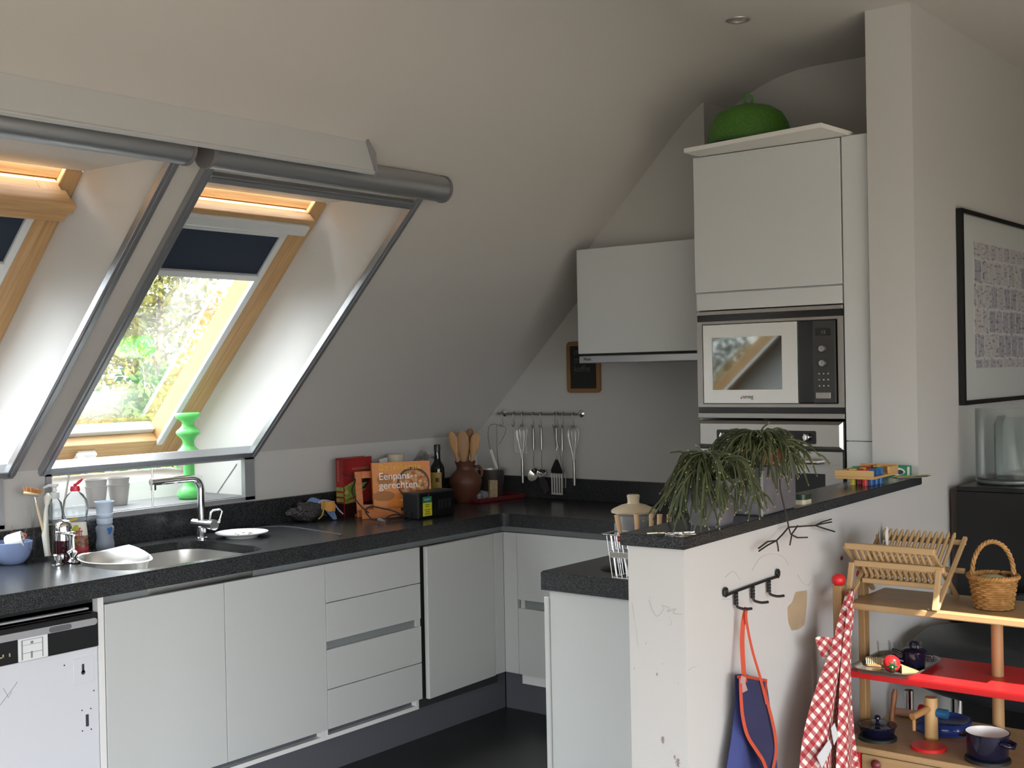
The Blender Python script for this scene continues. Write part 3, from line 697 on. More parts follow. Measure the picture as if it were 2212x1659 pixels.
t = thing('plate', 'white footed plate on the worktop to the right of the sink', 'plate', (-1.716, -.262, WTZ))
obj('dish', lathe([(0, .0115), (.055, .0115), (.052, .0), (.058, .0), (.066, .008), (.100, .0185), (.1005, .0215), (.097, .0215), (.064, .0135), (.03, .0135), (0, .0140)], 40), mat('white_porcelain', (.80, .80, .79, 1), .2), t, smooth=35)
obj('crumbs', merge(*[xf(BOX(-.004, .004, -.003, .003, 0, .002), (.03*cos(k*2.4), .03*sin(k*2.4)-.01, .0138), k) for k in range(6)]), mat('crumb_brown', (.35, .25, .16, 1), .8), t, kind='stuff')

# niche under the roof window
GRN = mat('green_opal_glass', (.20, .78, .22, 1), .12, trans=.25, ior=1.3)
t = thing('green_vase', 'tall bright green glass vase of stacked bulges in the window niche', 'vase', (-1.648, .150, .9985))
pr = [(0, 0), (.038, .0), (.047, .006), (.051, .018), (.047, .034), (.034, .046), (.024, .056), (.0225, .070), (.0225, .135), (.026, .150), (.034, .166), (.044, .176), (.0475, .188), (.043, .199), (.031, .210), (.0235, .222), (.0235, .236), (.032, .250), (.0465, .262), (.0500, .270), (.0465, .279), (.033, .290), (.0245, .300), (.0245, .312), (.034, .322), (.047, .330), (.0505, .340), (.0490, .350), (.0445, .352), (.0455, .342), (.034, .328), (.018, .312), (.018, .08), (.03, .02), (0, .012)]
obj('body', lathe(pr, 36), GRN, t, smooth=60)
CUPW = mat('white_cup', (.42, .40, .385, 1), .45)
def cups(x, y, nm, lab):
    for i in range(2):
        z = .9985 + (.0 if i == 0 else .0265)
        o = obj('beaker', lathe([(0, .003), (.029, .003), (.030, 0), (.0315, .001), (.0415, .078), (.043, .079), (.043, .082), (.040, .082), (.029, .008), (0, .008)], 28), CUPW, smooth=45); o.location = (x, y, z)
        tag(o, lab[i], 'beaker', 'white beakers in the window niche')
cups(-2.035, .215, '', ('white beaker underneath another in the niche stack nearer the detergent bottle', 'white beaker nested on top of the niche stack nearer the detergent bottle'))
cups(-1.935, .215, '', ('white beaker underneath another in the niche stack nearer the tap spout', 'white beaker nested on top of the niche stack nearer the tap spout'))
o = obj('niche_rod', cyl((-1.927, .004, .998), (-1.927, .004, 1.155), .0035, 10), STEEL); tag(o, 'thin upright steel rod in front of the window niche beside the spout', 'rod')
obj('panel_joint', tube([(-1.4437, .235, .999), (-1.4437, .10, 1.128)], .0014, 4), mat('joint_grey', (.25, .25, .25, 1), .7), bpy.data.objects['window_2'], world=True)
o = obj('plant_stake', tube([(-2.30, .02, .999), (-2.262, .03, 1.148)], .004, 6), mat('pale_stick', (.62, .60, .52, 1), .6)); tag(o, 'thin pale stick leaning in the niche corner behind the detergent bottle', 'stick')

# ------------------------------------------------------------------ corner group: cloths, cookbooks, radio, oil, crock
t = thing('net_bag', 'crumpled dark net bag lying on the worktop beside the red cookbook', 'bag', (-1.245, -.105, WTZ))
def blob(seed, sx, sy, sz, sub=3, amp=.25, freq=9):
    from mathutils import noise
    bm = bmesh.new(); bmesh.ops.create_icosphere(bm, subdivisions=sub, radius=1)
    for v in bm.verts:
        d = 1 + amp*noise.noise(v.co*freq*.25 + Vector((seed, seed*2, 0))) + amp*.6*noise.noise(v.co*freq*.7 + Vector((seed, 0, seed)))
        v.co = Vector((v.co.x*sx, v.co.y*sy, v.co.z*sz))*d
    zmin = min(v.co.z for v in bm.verts)
    for v in bm.verts:
        v.co.z -= zmin
        v.co.z = max(v.co.z - sz*.15, 0)
    return bm
obj('bag_body', blob(3, .085, .050, .036, 3, .45, 10), mat('dark_netting', (.030, .028, .03, 1), .7, noise=(160, (.11, .09, .09, 1), (1, 1, 1), .5, .7)), t, smooth=60)
nb = bmesh.new()
for k in range(16):
    a = random.uniform(0, 6.28); c = Vector((.06*cos(a), .03*sin(a), .03))
    tube(spline([c + Vector((random.uniform(-.035, .035), random.uniform(-.025, .02), random.uniform(-.015, .03))) for _ in range(4)], 4), .0012, 4, nb)
obj('netting', nb, mat('net_string', (.14, .12, .12, 1), .8), t, kind='stuff')
t = thing('cloth', 'blue and orange folded cloth with yellow and white ties on the net bag', 'cloth', (-1.185, -.120, WTZ+.048))
def sheet(fn, nu=14, nv=10, th=.0):
    bm = bmesh.new(); g = [[bm.verts.new(fn(i/nu, j/nv)) for j in range(nv+1)] for i in range(nu+1)]
    for i in range(nu):
        for j in range(nv): bm.faces.new((g[i][j], g[i+1][j], g[i+1][j+1], g[i][j+1]))
    if th: 
        bmesh.ops.recalc_face_normals(bm, faces=bm.faces[:]); bmesh.ops.solidify(bm, geom=bm.faces[:], thickness=th)
    return bm
obj('blue_side', xf(sheet(lambda u, v: (-.065 + .12*u + .012*v, -.030*v + .006*sin(6*u), .050*sin(pi*min(u*1.0+.12, 1)) - .045*v*v + .004*sin(9*u+4*v)), th=.002), rz=-.5), mat('cloth_blue', (.13, .20, .36, 1), .85), t, smooth=60)
obj('orange_side', xf(sheet(lambda u, v: (-.002 + .060*u, -.036 - .008*v + .004*sin(7*u), .042*(1-v) - .012*u + .003*sin(9*u)), 10, 6, th=.002), rz=-.5), mat('cloth_orange', (.50, .24, .06, 1), .85), t, smooth=60)
def ribbon(pts, w, m, nm, par, d=Vector((0, 0, 1))):
    P = spline(pts, 6); bm = bmesh.new(); pv = None
    for i, p in enumerate(P):
        tn = (P[min(i+1, len(P)-1)] - P[max(i-1, 0)]).normalized(); s = tn.cross(d)
        s = s.normalized() if s.length > 1e-4 else Vector((1, 0, 0))
        a, b = bm.verts.new(p + s*w), bm.verts.new(p - s*w)
        if pv: bm.faces.new((pv[0], a, b, pv[1]))
        pv = (a, b)
    bmesh.ops.solidify(bm, geom=bm.faces[:], thickness=.0012)
    return obj(nm, bm, m, par, smooth=60)
YT = mat('yellow_tie', (.55, .38, .08, 1), .8); WTT = mat('white_tie', (.50, .55, .66, 1), .8)
nrm = Vector((-.68, -.73, .2)).normalized()
ribbon([(.0, -.035, .040), (-.020, -.048, .012), (-.040, -.060, -.018), (-.070, -.068, -.032)], .0028, YT, 'yellow_tie', t, nrm)
ribbon([(.0, -.036, .038), (.014, -.046, .012), (.040, -.048, .0), (.045, -.050, .012)], .0026, YT, 'yellow_tie', t, nrm)
ribbon([(-.035, -.030, .030), (-.01, -.040, .040), (.030, -.050, .028), (.052, -.060, -.004), (.070, -.070, -.026)], .0028, WTT, 'white_tie', t, nrm)

# red cookbook standing against the upstand
t = thing('cookbook', 'red cookbook with green asparagus on its cover, standing by the net bag', 'book', (-.955, -.085, WTZ))
RB = mat('red_cover', (.32, .022, .022, 1), .35, noise=(7, (.16, .012, .012, 1), (1, 1, 1), .35, .7))
obj('cover', merge(BOX(-.085, .085, -.036, -.033, 0, .252), BOX(-.085, .085, .009, .012, 0, .252), BOX(-.0885, -.085, -.036, .012, 0, .252)), RB, t)
obj('pages', BOX(-.084, .080, -.033, .009, .004, .249), mat('paper_edge', (.62, .58, .50, 1), .8), t)
obj('dark_band', merge(BOX(-.0845, .085, -.0368, -.0358, .0, .055), BOX(-.0889, -.0884, -.036, .012, 0, .055)), mat('cover_dark', (.025, .006, .006, 1), .4), t)
ASP = mat('asparagus_print', (.17, .24, .035, 1), .5, noise=(40, (.36, .40, .12, 1), (1, 1, 1), .4, .65))
for (x0, z0, x1, z1, w) in ((-.083, .118, .030, .160, .0105), (-.083, .096, .055, .140, .011), (-.083, .078, .045, .112, .0095), (-.083, .060, .030, .074, .007)):
    obj('asparagus_picture', xf(prism([(0, -w), (1*math.hypot(x1-x0, z1-z0)*.72, -w*1.1), (math.hypot(x1-x0, z1-z0), 0), (math.hypot(x1-x0, z1-z0)*.72, w*1.1), (0, w)], -.0372, -.0360, 'y'), (x0, 0, z0), ry=-math.atan2(z1-z0, x1-x0)), ASP, t)
obj('spine_asparagus', merge(*[BOX(-.0892, -.0886, -.034, .010, z, z+.016) for z in (.062, .086, .110)]), ASP, t)
obj('tips_shadow', prism([(.010, .10), (.06, .13), (.075, .178), (.050, .165), (.02, .14)], -.0371, -.0358, 'y'), mat('cover_dark', (.025, .006, .006, 1), .4), t)  # dark shape printed on the cover beside the asparagus tips
GP = mat('gold_letter', (.40, .20, .13, 1), .5)
text('ONS KOOKBOEK', .0155, GP, t, (-.036, -.0366, .198), name='lettering', sx=.86)
text('ONS KOOKBOEK', .016, GP, t, (-.0890, -.004, .236), name='spine_lettering', rx=pi/2, rz=-pi/2)
bpy.data.objects['spine_lettering'].matrix_basis = Matrix.Translation((-.0890, -.008, .150)) @ Matrix.Rotation(-pi/2, 4, 'Z') @ Matrix.Rotation(pi/2, 4, 'X') @ Matrix.Rotation(pi/2, 4, 'Z') @ Matrix.Diagonal((.75, .8, 1, 1))

# orange book stand with open-faced cookbook
SZ = math.atan2(-.5, .866)
t = thing('book_stand', 'orange wooden cookbook stand behind the black radio', 'book stand', (-1.040, -.200, WTZ), SZ)
OR = mat('orange_lacquer', (.52, .17, .045, 1), .4, noise=(12, (.44, .13, .035, 1), (3, 1, 12), .4, .65))
def lean(bm, a=.20): return xf(bm, (0, 0, .004), rx=-a)
obj('back_frame', lean(merge(BOX(0, .030, .0, .012, .0, .195, .002), BOX(.225, .255, .0, .012, .0, .195, .002), BOX(.030, .225, .0, .012, .165, .195, .001), BOX(.030, .225, .0, .012, .0, .05, .001))), OR, t)
obj('ledge', BOX(0, .255, -.075, .0, .022, .032, .002), OR, t)
obj('front_lip', merge(BOX(0, .255, -.083, -.075, .0, .042, .002)), OR, t)
obj('base_rail', BOX(0, .255, .0, .05, .0, .012, .002), OR, t)
obj('strap', BOX(.17, .20, -.0845, -.0825, .028, .042, .001), BLACKM, t)
t2 = thing('cookbook', 'orange cookbook of one-pan dishes leaning on the orange stand', 'book', (-1.040 + .866*.050, -.200 - .5*.050, WTZ+.033), SZ)
CO = mat('orange_cover', (.56, .15, .025, 1), .35, noise=(5, (.60, .24, .03, 1), (1, 1, 1), .35, .7))
BX = .262; BH = .200
L2 = lambda bm: xf(bm, (.016, -.022, 0), rx=-.14)
obj('cover', L2(merge(BOX(0, BX, -.010, -.008, 0, BH, .0005), BOX(0, BX, .006, .008, 0, BH, .0005), BOX(-.001, .001, -.010, .008, 0, BH))), CO, t2)
obj('pages', L2(BOX(.002, BX-.003, -.008, .006, .003, BH-.002)), mat('paper_edge', (.62, .58, .50, 1), .8), t2)
PD = mat('pan_print', (.045, .022, .012, 1), .45); FD = mat('food_print', (.34, .11, .03, 1), .45, noise=(70, (.55, .30, .10, 1), (1, 1, 1), .42, .62))
def disc(cx, cz, rx_, rz_, y, m, nm): 
    return obj(nm, L2(prism([(cx + rx_*cos(2*pi*k/28), cz + rz_*sin(2*pi*k/28)) for k in range(28)], y, y+.0006, 'y')), m, t2)
disc(.182, .104, .074, .070, -.0107, PD, 'pan_picture'); disc(.182, .102, .066, .061, -.0112, FD, 'food_picture')
disc(.055, .125, .036, .026, -.0107, mat('leaf_print', (.34, .13, .03, 1), .5), 'herb_picture'); disc(.045, .055, .05, .022, -.0107, mat('leaf_print', (.07, .085, .02, 1), .5), 'herb_picture')
for k in range(26):
    a = k*2.399; r = .058*sqrt((k+.5)/26)
    disc(.182 + r*cos(a), .102 + r*.92*sin(a), .0075, .0065, -.0117 - .00005*k, [mat('bean_a', (.56, .28, .10, 1), .5), mat('bean_b', (.36, .06, .02, 1), .5), mat('bean_c', (.62, .42, .20, 1), .5)][k % 3], 'bean_picture')
def btext(s, size, m, x, z, sx=1.):
    o = text(s, size, m, t2, (0, 0, 0), name='lettering', sx=sx)
    o.matrix_basis = Matrix.Translation((.016, -.022, 0)) @ Matrix.Rotation(-.14, 4, 'X') @ Matrix.Translation((x, -.0135, z)) @ Matrix.Rotation(pi/2, 4, 'X') @ Matrix.Diagonal((sx, 1, 1, 1))
YL = mat('yellow_letter', (.75, .46, .02, 1), .5); WLt = mat('white_letter', (.82, .80, .76, 1), .5)
btext('De lekkerste', .037, YL, .026, .166, 1.0); btext('Eenpans-', .044, WLt, .026, .125, .98); btext('gerechten', .044, WLt, .026, .086, .98)
btext('LANNOO', .012, WLt, .112, .030, 1.1)

# black radio with a sticker, and its cable
t = thing('radio', 'black box radio with a yellow and green energy sticker on the worktop', 'radio', (-.850, -.455, WTZ))
RDB = mat('radio_black', (.010, .010, .011, 1), .38)
obj('case', BOX(-.122, .108, -.040, .052, 0, .112, .006), RDB, t)
obj('front', BOX(-.116, .102, -.043, -.039, .006, .106, .002), mat('radio_front', (.006, .006, .0065, 1), .25), t)
for k in range(4): obj('button', BOX(.0 + .022*k, .014 + .022*k, -.0445, -.0425, .035, .075, .001), RDB, t)
obj('sticker', merge(BOX(-.098, -.043, -.0445, -.0430, .012, .068)), mat('sticker_yellow', (.62, .56, .02, 1), .45), t)
obj('sticker_head', BOX(-.098, -.043, -.0446, -.0430, .068, .094), mat('sticker_green', (.02, .16, .10, 1), .45), t)
text('ENERGY', .011, mat('sticker_pale', (.45, .55, .50, 1), .5), t, (-.090, -.0452, .078), sx=.9)
obj('sticker_print', merge(*[BOX(-.090+o_, -.052-o_, -.0450, -.0443, z, z+.0045) for z, o_ in ((.058, .004), (.050, .008), (.036, 0), (.028, .006), (.019, .002))]), mat('sticker_ink', (.16, .24, .03, 1), .5), t)
obj('red_light', xf(lathe([(0, .002), (.003, .001), (.0035, 0)], 8), (-.06, -.043, .100), rx=pi/2), mat('red_lens', (.35, .02, .02, 1), .3), t)
t = thing('power_cord', 'black power cord looped on the worktop in front of the orange stand', 'cord', (-1.05, -.30, WTZ+.0015))
cp_ = [(-.080, -.128, .004), (-.06, -.05, .012), (-.03, .01, .04), (.0, .0, .052), (.02, -.04, .045), (.05, -.09, .03), (.055, -.13, .008), (.02, -.13, .006), (-.02, -.10, .010), (.02, -.11, .022), (.09, -.14, .012), (.125, -.16, .03), (.12, -.15, .055), (.085, -.12, .045), (.06, -.12, .015), (.0, -.12, .006), (-.05, -.13, .004), (-.03, -.16, .004), (.04, -.175, .004), (.08, -.15, .03), (.14, -.13, .085), (.19, -.11, .108)]
obj('cable', tube(spline([Vector(p) for p in cp_], 6), .0028, 8), BLACKM, t, smooth=60)
obj('cable', tube(spline([Vector(p) for p in [(-.02, .16, .19), (.0, .10, .165), (-.05, .07, .12), (-.06, .02, .07), (-.04, -.02, .03)]], 6), .0028, 8), BLACKM, t, smooth=60)
obj('plug', cyl((-.095, -.165, .010), (-.075, -.115, .012), .005, 10, r2=.009), mat('grey_plastic_dark', (.13, .13, .14, 1), .5), t, smooth=50)

t = thing('oil_bottle', 'dark glass oil bottle with a yellow label behind the orange cookbook', 'bottle', (-.455, -.140, WTZ))
obj('body', lathe([(0, 0), (.031, 0), (.033, .004), (.033, .165), (.030, .180), (.017, .200), (.0145, .215), (.014, .250), (0, .250)], 28), mat('dark_green_glass', (.006, .008, .005, 1), .08), t, smooth=50)
obj('cap', lathe([(.0155, .248), (.0158, .276), (.0145, .279), (0, .279)], 20), mat('bottle_cap', (.02, .02, .02, 1), .35), t, smooth=45)
def shell(r, z0, z1, a0, a1, n=12):
    return quads([[(r*cos(b), r*sin(b), z0), (r*cos(c), r*sin(c), z0), (r*cos(c), r*sin(c), z1), (r*cos(b), r*sin(b), z1)] for b, c in [(a0+(a1-a0)*i/n, a0+(a1-a0)*(i+1)/n) for i in range(n)]])
obj('label', shell(.0338, .06, .150, radians(150), radians(255)), mat('oil_label', (.36, .23, .04, 1), .5), t)
obj('label_emblem', shell(.0342, .105, .125, radians(205), radians(235), 4), mat('cover_dark', (.025, .006, .006, 1), .4), t)

from mathutils import noise as _nz
t = thing('plastic_bag', 'crumpled clear plastic bag behind the dark oil bottle', 'bag', (-.42, -.075, WTZ))
bm = bmesh.new(); bmesh.ops.create_icosphere(bm, subdivisions=3, radius=1)
for v in bm.verts:
    d = 1 + .35*_nz.noise(v.co*2.1) + .2*_nz.noise(v.co*5.3)
    v.co = Vector((v.co.x*.115*d - .06, v.co.y*.030*d, .12 + v.co.z*.115*d))
zm = min(v.co.z for v in bm.verts)
for v in bm.verts: v.co.z -= zm
obj('film', bm, thin_glass('plastic_film', (.90, .90, .90, 1), .35), t)
t = thing('storage_jar', 'cream-lidded jar half hidden behind the orange cookbook', 'jar', (-.705, -.110, WTZ))
obj('body', lathe([(0, 0), (.034, 0), (.036, .005), (.036, .19), (.030, .21), (0, .21)], 24), mat('jar_grey', (.42, .42, .42, 1), .4), t, smooth=45)
obj('lid', lathe([(.037, .20), (.038, .203), (.038, .246), (.034, .250), (0, .251)], 28), mat('cream_lid', (.52, .47, .36, 1), .45), t, smooth=45)
obj('paper_tag', xf(BOX(-.07, -.02, -.001, .001, .19, .245), ry=-.15), mat('white_paper', (.62, .62, .62, 1), .7), t)

CLAY = mat('terracotta_crock', (.115, .040, .022, 1), .5, noise=(14, (.075, .028, .016, 1), (1, 1, 1), .35, .7), bump=(50, .3))
t = thing('crock', 'brown glazed clay crock holding wooden spoons in the corner', 'crock', (-.325, -.200, WTZ))
obj('body', lathe([(0, 0), (.044, 0), (.048, .006), (.066, .045), (.078, .085), (.079, .105), (.068, .130), (.048, .148), (.041, .158), (.042, .172), (.050, .190), (.0515, .193), (.047, .193), (.038, .172), (.037, .158), (.065, .11), (.045, .02), (0, .012)], 36), CLAY, t, smooth=50)
obj('handle', tube([(.044, -.02, .165), (.066, -.03, .165), (.080, -.036, .140), (.075, -.034, .115)], .008, 10), CLAY, t, smooth=60)
SPW = mat('spoon_wood', (.40, .22, .085, 1), .55, noise=(10, (.30, .15, .05, 1), (12, 12, 1), .35, .65))
def utensil(label, p0, p1, w, blade, cat='spoon', m=SPW):
    p0, p1 = Vector(p0), Vector(p1); ax = (p1-p0).normalized(); side = Vector((.623, -.782, 0)); side = (side - ax*side.dot(ax)).normalized(); nr = ax.cross(side)
    L = (p1-p0).length; bm = bmesh.new(); rings = []
    for f in [0, .3, .5, 1-blade, 1-blade*.8, 1-blade*.5, 1-blade*.22, 1-blade*.06, 1]:
        if f <= .5 + 1e-6: ww, tt = .0075, .0065
        else:
            g = (f-(1-blade))/blade if f > 1-blade else 0
            ww = .0075 + (w-.0075)*min(1, max(0, g)*2.2); tt = .006 - .003*max(0, g)
            if g > .7: ww *= sqrt(max(0.02, 1-((g-.7)/.3)**2*.96))
        c = p0 + ax*(L*f)
        rings.append([bm.verts.new(c + side*ww*cos(2*pi*k/12) + nr*tt*sin(2*pi*k/12)) for k in range(12)])
    for a, b in zip(rings, rings[1:]):
        for k in range(12): bm.faces.new((a[k], a[(k+1) % 12], b[(k+1) % 12], b[k]))
    bm.faces.new(rings[0][::-1]); bm.faces.new(rings[-1])
    o = bpy.data.objects.new('wooden_spoon' if cat == 'spoon' else 'wooden_spatula', None)
    bm.transform(Matrix.Translation(-p0))
    bpy.data.objects.remove(o)
    o = obj('wooden_spoon' if cat == 'spoon' else 'wooden_spatula', bm, m, smooth=50); o.location = p0
    return tag(o, label, cat, 'wooden utensils in the crock')
zb = WTZ + .02
DKW = mat('dark_spoon_wood', (.17, .085, .035, 1), .55)
utensil('slim wooden spoon leaning furthest towards the oil bottle in the crock', (-.322, -.195, zb), (-.382, -.166, 1.214), .020, .38)
utensil('broad flat wooden spatula upright in the middle of the crock', (-.330, -.200, zb), (-.348, -.205, 1.218), .030, .52, 'spatula', mat('spatula_wood', (.27, .145, .06, 1), .55))
utensil('short wooden spoon tucked behind the broad spatula in the crock', (-.318, -.192, zb), (-.302, -.178, 1.150), .020, .35)
utensil('dark wooden spoon behind the pale one on the utensil rail side of the crock', (-.325, -.190, zb), (-.272, -.190, 1.224), .022, .38, 'spoon', DKW)
utensil('pale wooden spoon leaning towards the utensil rail in the crock', (-.335, -.206, zb), (-.282, -.240, 1.205), .024, .40)

# ------------------------------------------------------------------ things on the back wall
t = thing('utensil_rail', 'chrome utensil rail with round end plates on the back wall above the corner', 'rail', (0, -.42, 1.285))
for y in (-.185, -.655):
    obj('end_plate', xf(lathe([(0, .010), (.012, .009), (.0175, .004), (.0180, 0)], 20), (-.001, y, 1.287), ry=-pi/2), CHROME, t, smooth=40, world=True)
    obj('bracket', cyl((-.002, y, 1.287), (-.046, y, 1.285), .006, 10), CHROME, t, smooth=50, world=True)
obj('rod', cyl((-.045, -.175, 1.285), (-.045, -.665, 1.285), .0055, 12), STEELD, t, smooth=50, world=True)
HOOKY = [-.208, -.280, -.333, -.401, -.446, -.528, -.546, -.580, -.638]
def shook(y, nm):
    o = obj('hook', tube([Vector((-.045 + .0095*cos(a), 0, .0095*sin(a))) for a in [radians(k) for k in (-30, 20, 70, 110, 160, 195)]] + [Vector(p) for p in ((-.0545, -.004, -.02), (-.053, -.008, -.050), (-.058, -.009, -.062), (-.066, -.007, -.060), (-.069, -.005, -.048))], .0022, 6), STEELD, smooth=60)
    o.location = (0, y, 1.285)
    return tag(o, nm, 'hook', 'steel hooks on the utensil rail')
for i, nm in enumerate(('steel hook next to the corner end plate of the utensil rail', 'steel hook with nothing on it, second on the utensil rail from the corner', 'steel hook that carries the whisk over the socket', 'steel hook that carries the skimming ladle', 'steel hook that carries the sauce spoon', 'steel hook that carries the tilted dark spatula', 'steel hook that carries the black fish slice', 'steel hook that carries the slotted fork', 'steel hook that carries the whisk at the hood end of the rail')):
    shook(HOOKY[i], nm)
UX = -.056
def hz(p): return 1.285 - (p-895)/437.0                        # picture rows measured along the rail, in metres
def yy(p): return -.182 - (p-1075)*.00281
def hung(name, label, cat, y): return thing(name, label, cat, (UX, y, 1.235), 0, 'utensils on the rail')
DST = mat('dull_steel', (.40, .38, .35, 1), .3, 1.)
def whisk(y, label, hx):
    t = hung('whisk', label, 'whisk', y); bm = bmesh.new()
    for k in range(5):
        a = pi*k/5
        P = [Vector((w*cos(a)*.55, w*sin(a), z)) for w, z in ((.005, -.17), (.012, -.13), (.026, -.08), (.033, -.045), (.027, -.015), (0, -.004))]
        P2 = [Vector((-p.x, -p.y, p.z)) for p in P[::-1][1:]]
        tube(spline(P + P2, 4), .0009, 5, bm)
    obj('wires', bm, DST, t, smooth=60)
    obj('handle', tube([(0, 0, -.165), (0, 0, -.18), (hx, 0, -.285)], [.006, .0075, .0075], 10), STEELD, t, smooth=50)
whisk(yy(1130), 'wire whisk hanging handle down beside the pale socket', 0)
whisk(yy(1240), 'wire whisk hanging handle down nearest the cooker hood', 0)
def ladle(y, label, cat, hl, stem, head, hm=STEELD, tilt=0.):
    t = hung('kitchen_' + cat, label, cat, y)
    R = Matrix.Rotation(tilt, 4, 'X')
    def T(bm): bm.transform(R); return bm
    obj('handle', T(tube([(0, 0, -.012), (0, 0, -.02), (0, 0, -.02-hl)], [.004, .0068, .0068], 10)), hm, t, smooth=50)
    obj('stem', T(tube([(0, 0, -.02-hl), (-.002, 0, -.06-hl), (0, 0, -stem)], .0028, 6)), DST, t, smooth=50)
    return t, T
t, T = ladle(yy(1155), 'shiny skimming ladle hanging third from the corner', 'ladle', .10, .225, None)
obj('cup', T(xf(lathe([(0, -.026), (.016, -.022), (.028, -.008), (.031, .0), (.033, .002), (.028, .0), (.015, -.018), (0, -.022)], 24), (-.012, -.004, -.242), ry=-1.15)), CHROME, t, smooth=50)
t, T = ladle(yy(1172), 'steel sauce spoon hanging beside the skimming ladle', 'spoon', .10, .215, None)
obj('bowl', T(xf(lathe([(0, -.010), (.012, -.008), (.020, 0), (.0205, .001), (.012, -.006), (0, -.008)], 20, sy=1.4), (-.010, -.003, -.235), ry=-1.2)), CHROME, t, smooth=50)
t, T = ladle(yy(1199), 'dark spatula hanging askew between the sauce spoon and the fish slice', 'spatula', .095, .22, None, tilt=-.20)
obj('blade', xf(prism([(-.020, 0), (-.010, .05), (.010, .05), (.022, .01), (.024, -.045), (-.012, -.035)], -.002, .0015, 'x'), (-.004, .060, -.285), rx=-.55), mat('dark_spatula', (.035, .033, .032, 1), .4), t)
t, T = ladle(yy(1204), 'black fish slice with a slotted steel blade hanging near the hood end', 'slice', .10, .175, None)
obj('blade_shoulder', prism([(-.006, -.165), (.006, -.165), (.020, -.190), (.033, -.215), (.033, -.232), (-.033, -.232), (-.033, -.215), (-.020, -.190)], -.004, -.001, 'x'), mat('black_nylon', (.012, .012, .012, 1), .35), t)
for k in range(5):
    obj('tine', BOX(-.004, -.001, -.033 + .0145*k, -.033 + .0145*k + .0075, -.325, -.230), mat('brushed_tines', (.72, .71, .68, 1), .5, .6), t)
obj('tip_bar', BOX(-.004, -.001, -.033, .033, -.333, -.325), mat('brushed_tines', (.72, .71, .68, 1), .5, .6), t)
t, T = ladle(yy(1216), 'slim steel fork half hidden behind the fish slice', 'fork', .105, .22, None)
for k in (-1, 1): obj('prong', tube([(.012, 0, -.215), (.012, .008*k, -.235), (.012, .007*k, -.30)], .0022, 6), DST, t, smooth=50)
t = hung('skewer', 'long thin skewer with a wire triangle hanging at the corner end of the rail', 'skewer', yy(1074))
obj('rod', tube([(0, 0, -.005), (.0, .002, -.12), (.0, -.006, -.225)], .0016, 6), DST, t, smooth=50)
obj('wire_triangle', tube(spline([(0, .012, .0), (-.004, -.02, -.008), (-.006, -.062, -.018), (-.004, -.05, -.055), (0, -.01, -.10)], 5), .0013, 6), DST, t, smooth=60)
t = hung('cheese_slicer', 'cheese slicer with a white handle dangling on a wire at the corner', 'slicer', yy(1062))
obj('wire', tube(spline([(0, -.02, .0), (0, .012, -.01), (0, .024, -.06), (0, .012, -.13)], 5), .0013, 6), DST, t, smooth=60)
obj('handle', xf(BOX(-.004, .004, -.008, .008, -.105, 0, .003), (0, .010, -.128), rx=-.40), mat('ivory_plastic', (.70, .68, .62, 1), .4), t)
t = thing('wall_socket', 'pale double wall socket half hidden by the hanging whisk', 'socket', (0, -.285, 1.145))
obj('plate', BOX(-.008, -.001, -.040, .040, -.058, .058, .003), mat('socket_white', (.58, .57, .55, 1), .5), t)
for z in (-.026, .026): obj('outlet', xf(lathe([(.020, .0), (.020, .002), (.017, .002), (.016, -.004), (0, -.004)], 18), (-.008, 0, z), ry=-pi/2), mat('socket_white', (.58, .57, .55, 1), .5), t, smooth=40)

# metal pot and odds and ends on the red tray in the corner
t = thing('tray', 'dark red tray with odds and ends in the corner below the utensil rail', 'tray', (-.17, -.205, WTZ), -.05)
RT = mat('dark_red_tray', (.12, .012, .014, 1), .4)
obj('base', BOX(-.17, .14, -.115, .10, 0, .005, .002), RT, t)
for nm, a in (('rim', (-.17, .14, -.118, -.112, .0, .020)), ('rim', (-.17, .14, .097, .103, 0, .020)), ('rim', (-.173, -.167, -.118, .103, 0, .020)), ('rim', (.137, .143, -.118, .103, 0, .020))):
    obj(nm, BOX(*a, .002), RT, t)
t = thing('steel_pot', 'tall steel pot at the back of the red tray under the hanging skewer', 'pot', (-.088, -.165, WTZ+.0055))
obj('body', lathe([(0, 0), (.050, 0), (.053, .004), (.066, .125), (.070, .130), (.0705, .133), (.067, .133), (.0635, .125), (.051, .008), (0, .006)], 32), STEEL, t, smooth=45)
o = obj('sponge_block', xf(BOX(-.020, .020, -.016, .016, 0, .092, .003), rz=-.6, ry=.03), mat('sponge_tan', (.27, .20, .11, 1), .9, noise=(60, (.36, .28, .17, 1), (1, 1, 1), .4, .6), bump=(120, .4)), smooth=None); o.location = (-.215, -.275, WTZ+.0055)
tag(o, 'upright tan cork block on the red tray in front of the steel pot', 'block')
o = obj('paper_ball', blob(9, .050, .030, .022, 3, .4, 9), mat('newsprint', (.26, .27, .29, 1), .85, noise=(70, (.10, .10, .11, 1), (1, 1, 1), .45, .6)), smooth=60); o.location = (-.265, -.245, WTZ+.0055)
tag(o, 'crumpled grey printed paper lying on the red tray by the tan block', 'paper')
o = obj('cork', merge(cyl((0, 0, 0), (0, 0, .02), .012, 14)), mat('red_plastic', (.22, .02, .02, 1), .4), smooth=45); o.location = (-.250, -.215, .985)
bpy.data.objects.remove(o)
t = thing('pepper_mill', 'small red-capped mill behind the crock on the red tray', 'mill', (-.205, -.150, WTZ+.0055))
obj('body', lathe([(0, 0), (.016, 0), (.016, .09), (0, .09)], 16), mat('mill_brown', (.12, .06, .03, 1), .5), t, smooth=45)
obj('cap', lathe([(.017, .09), (.019, .10), (.014, .118), (0, .12)], 16), mat('red_plastic', (.22, .02, .02, 1), .4), t, smooth=45)

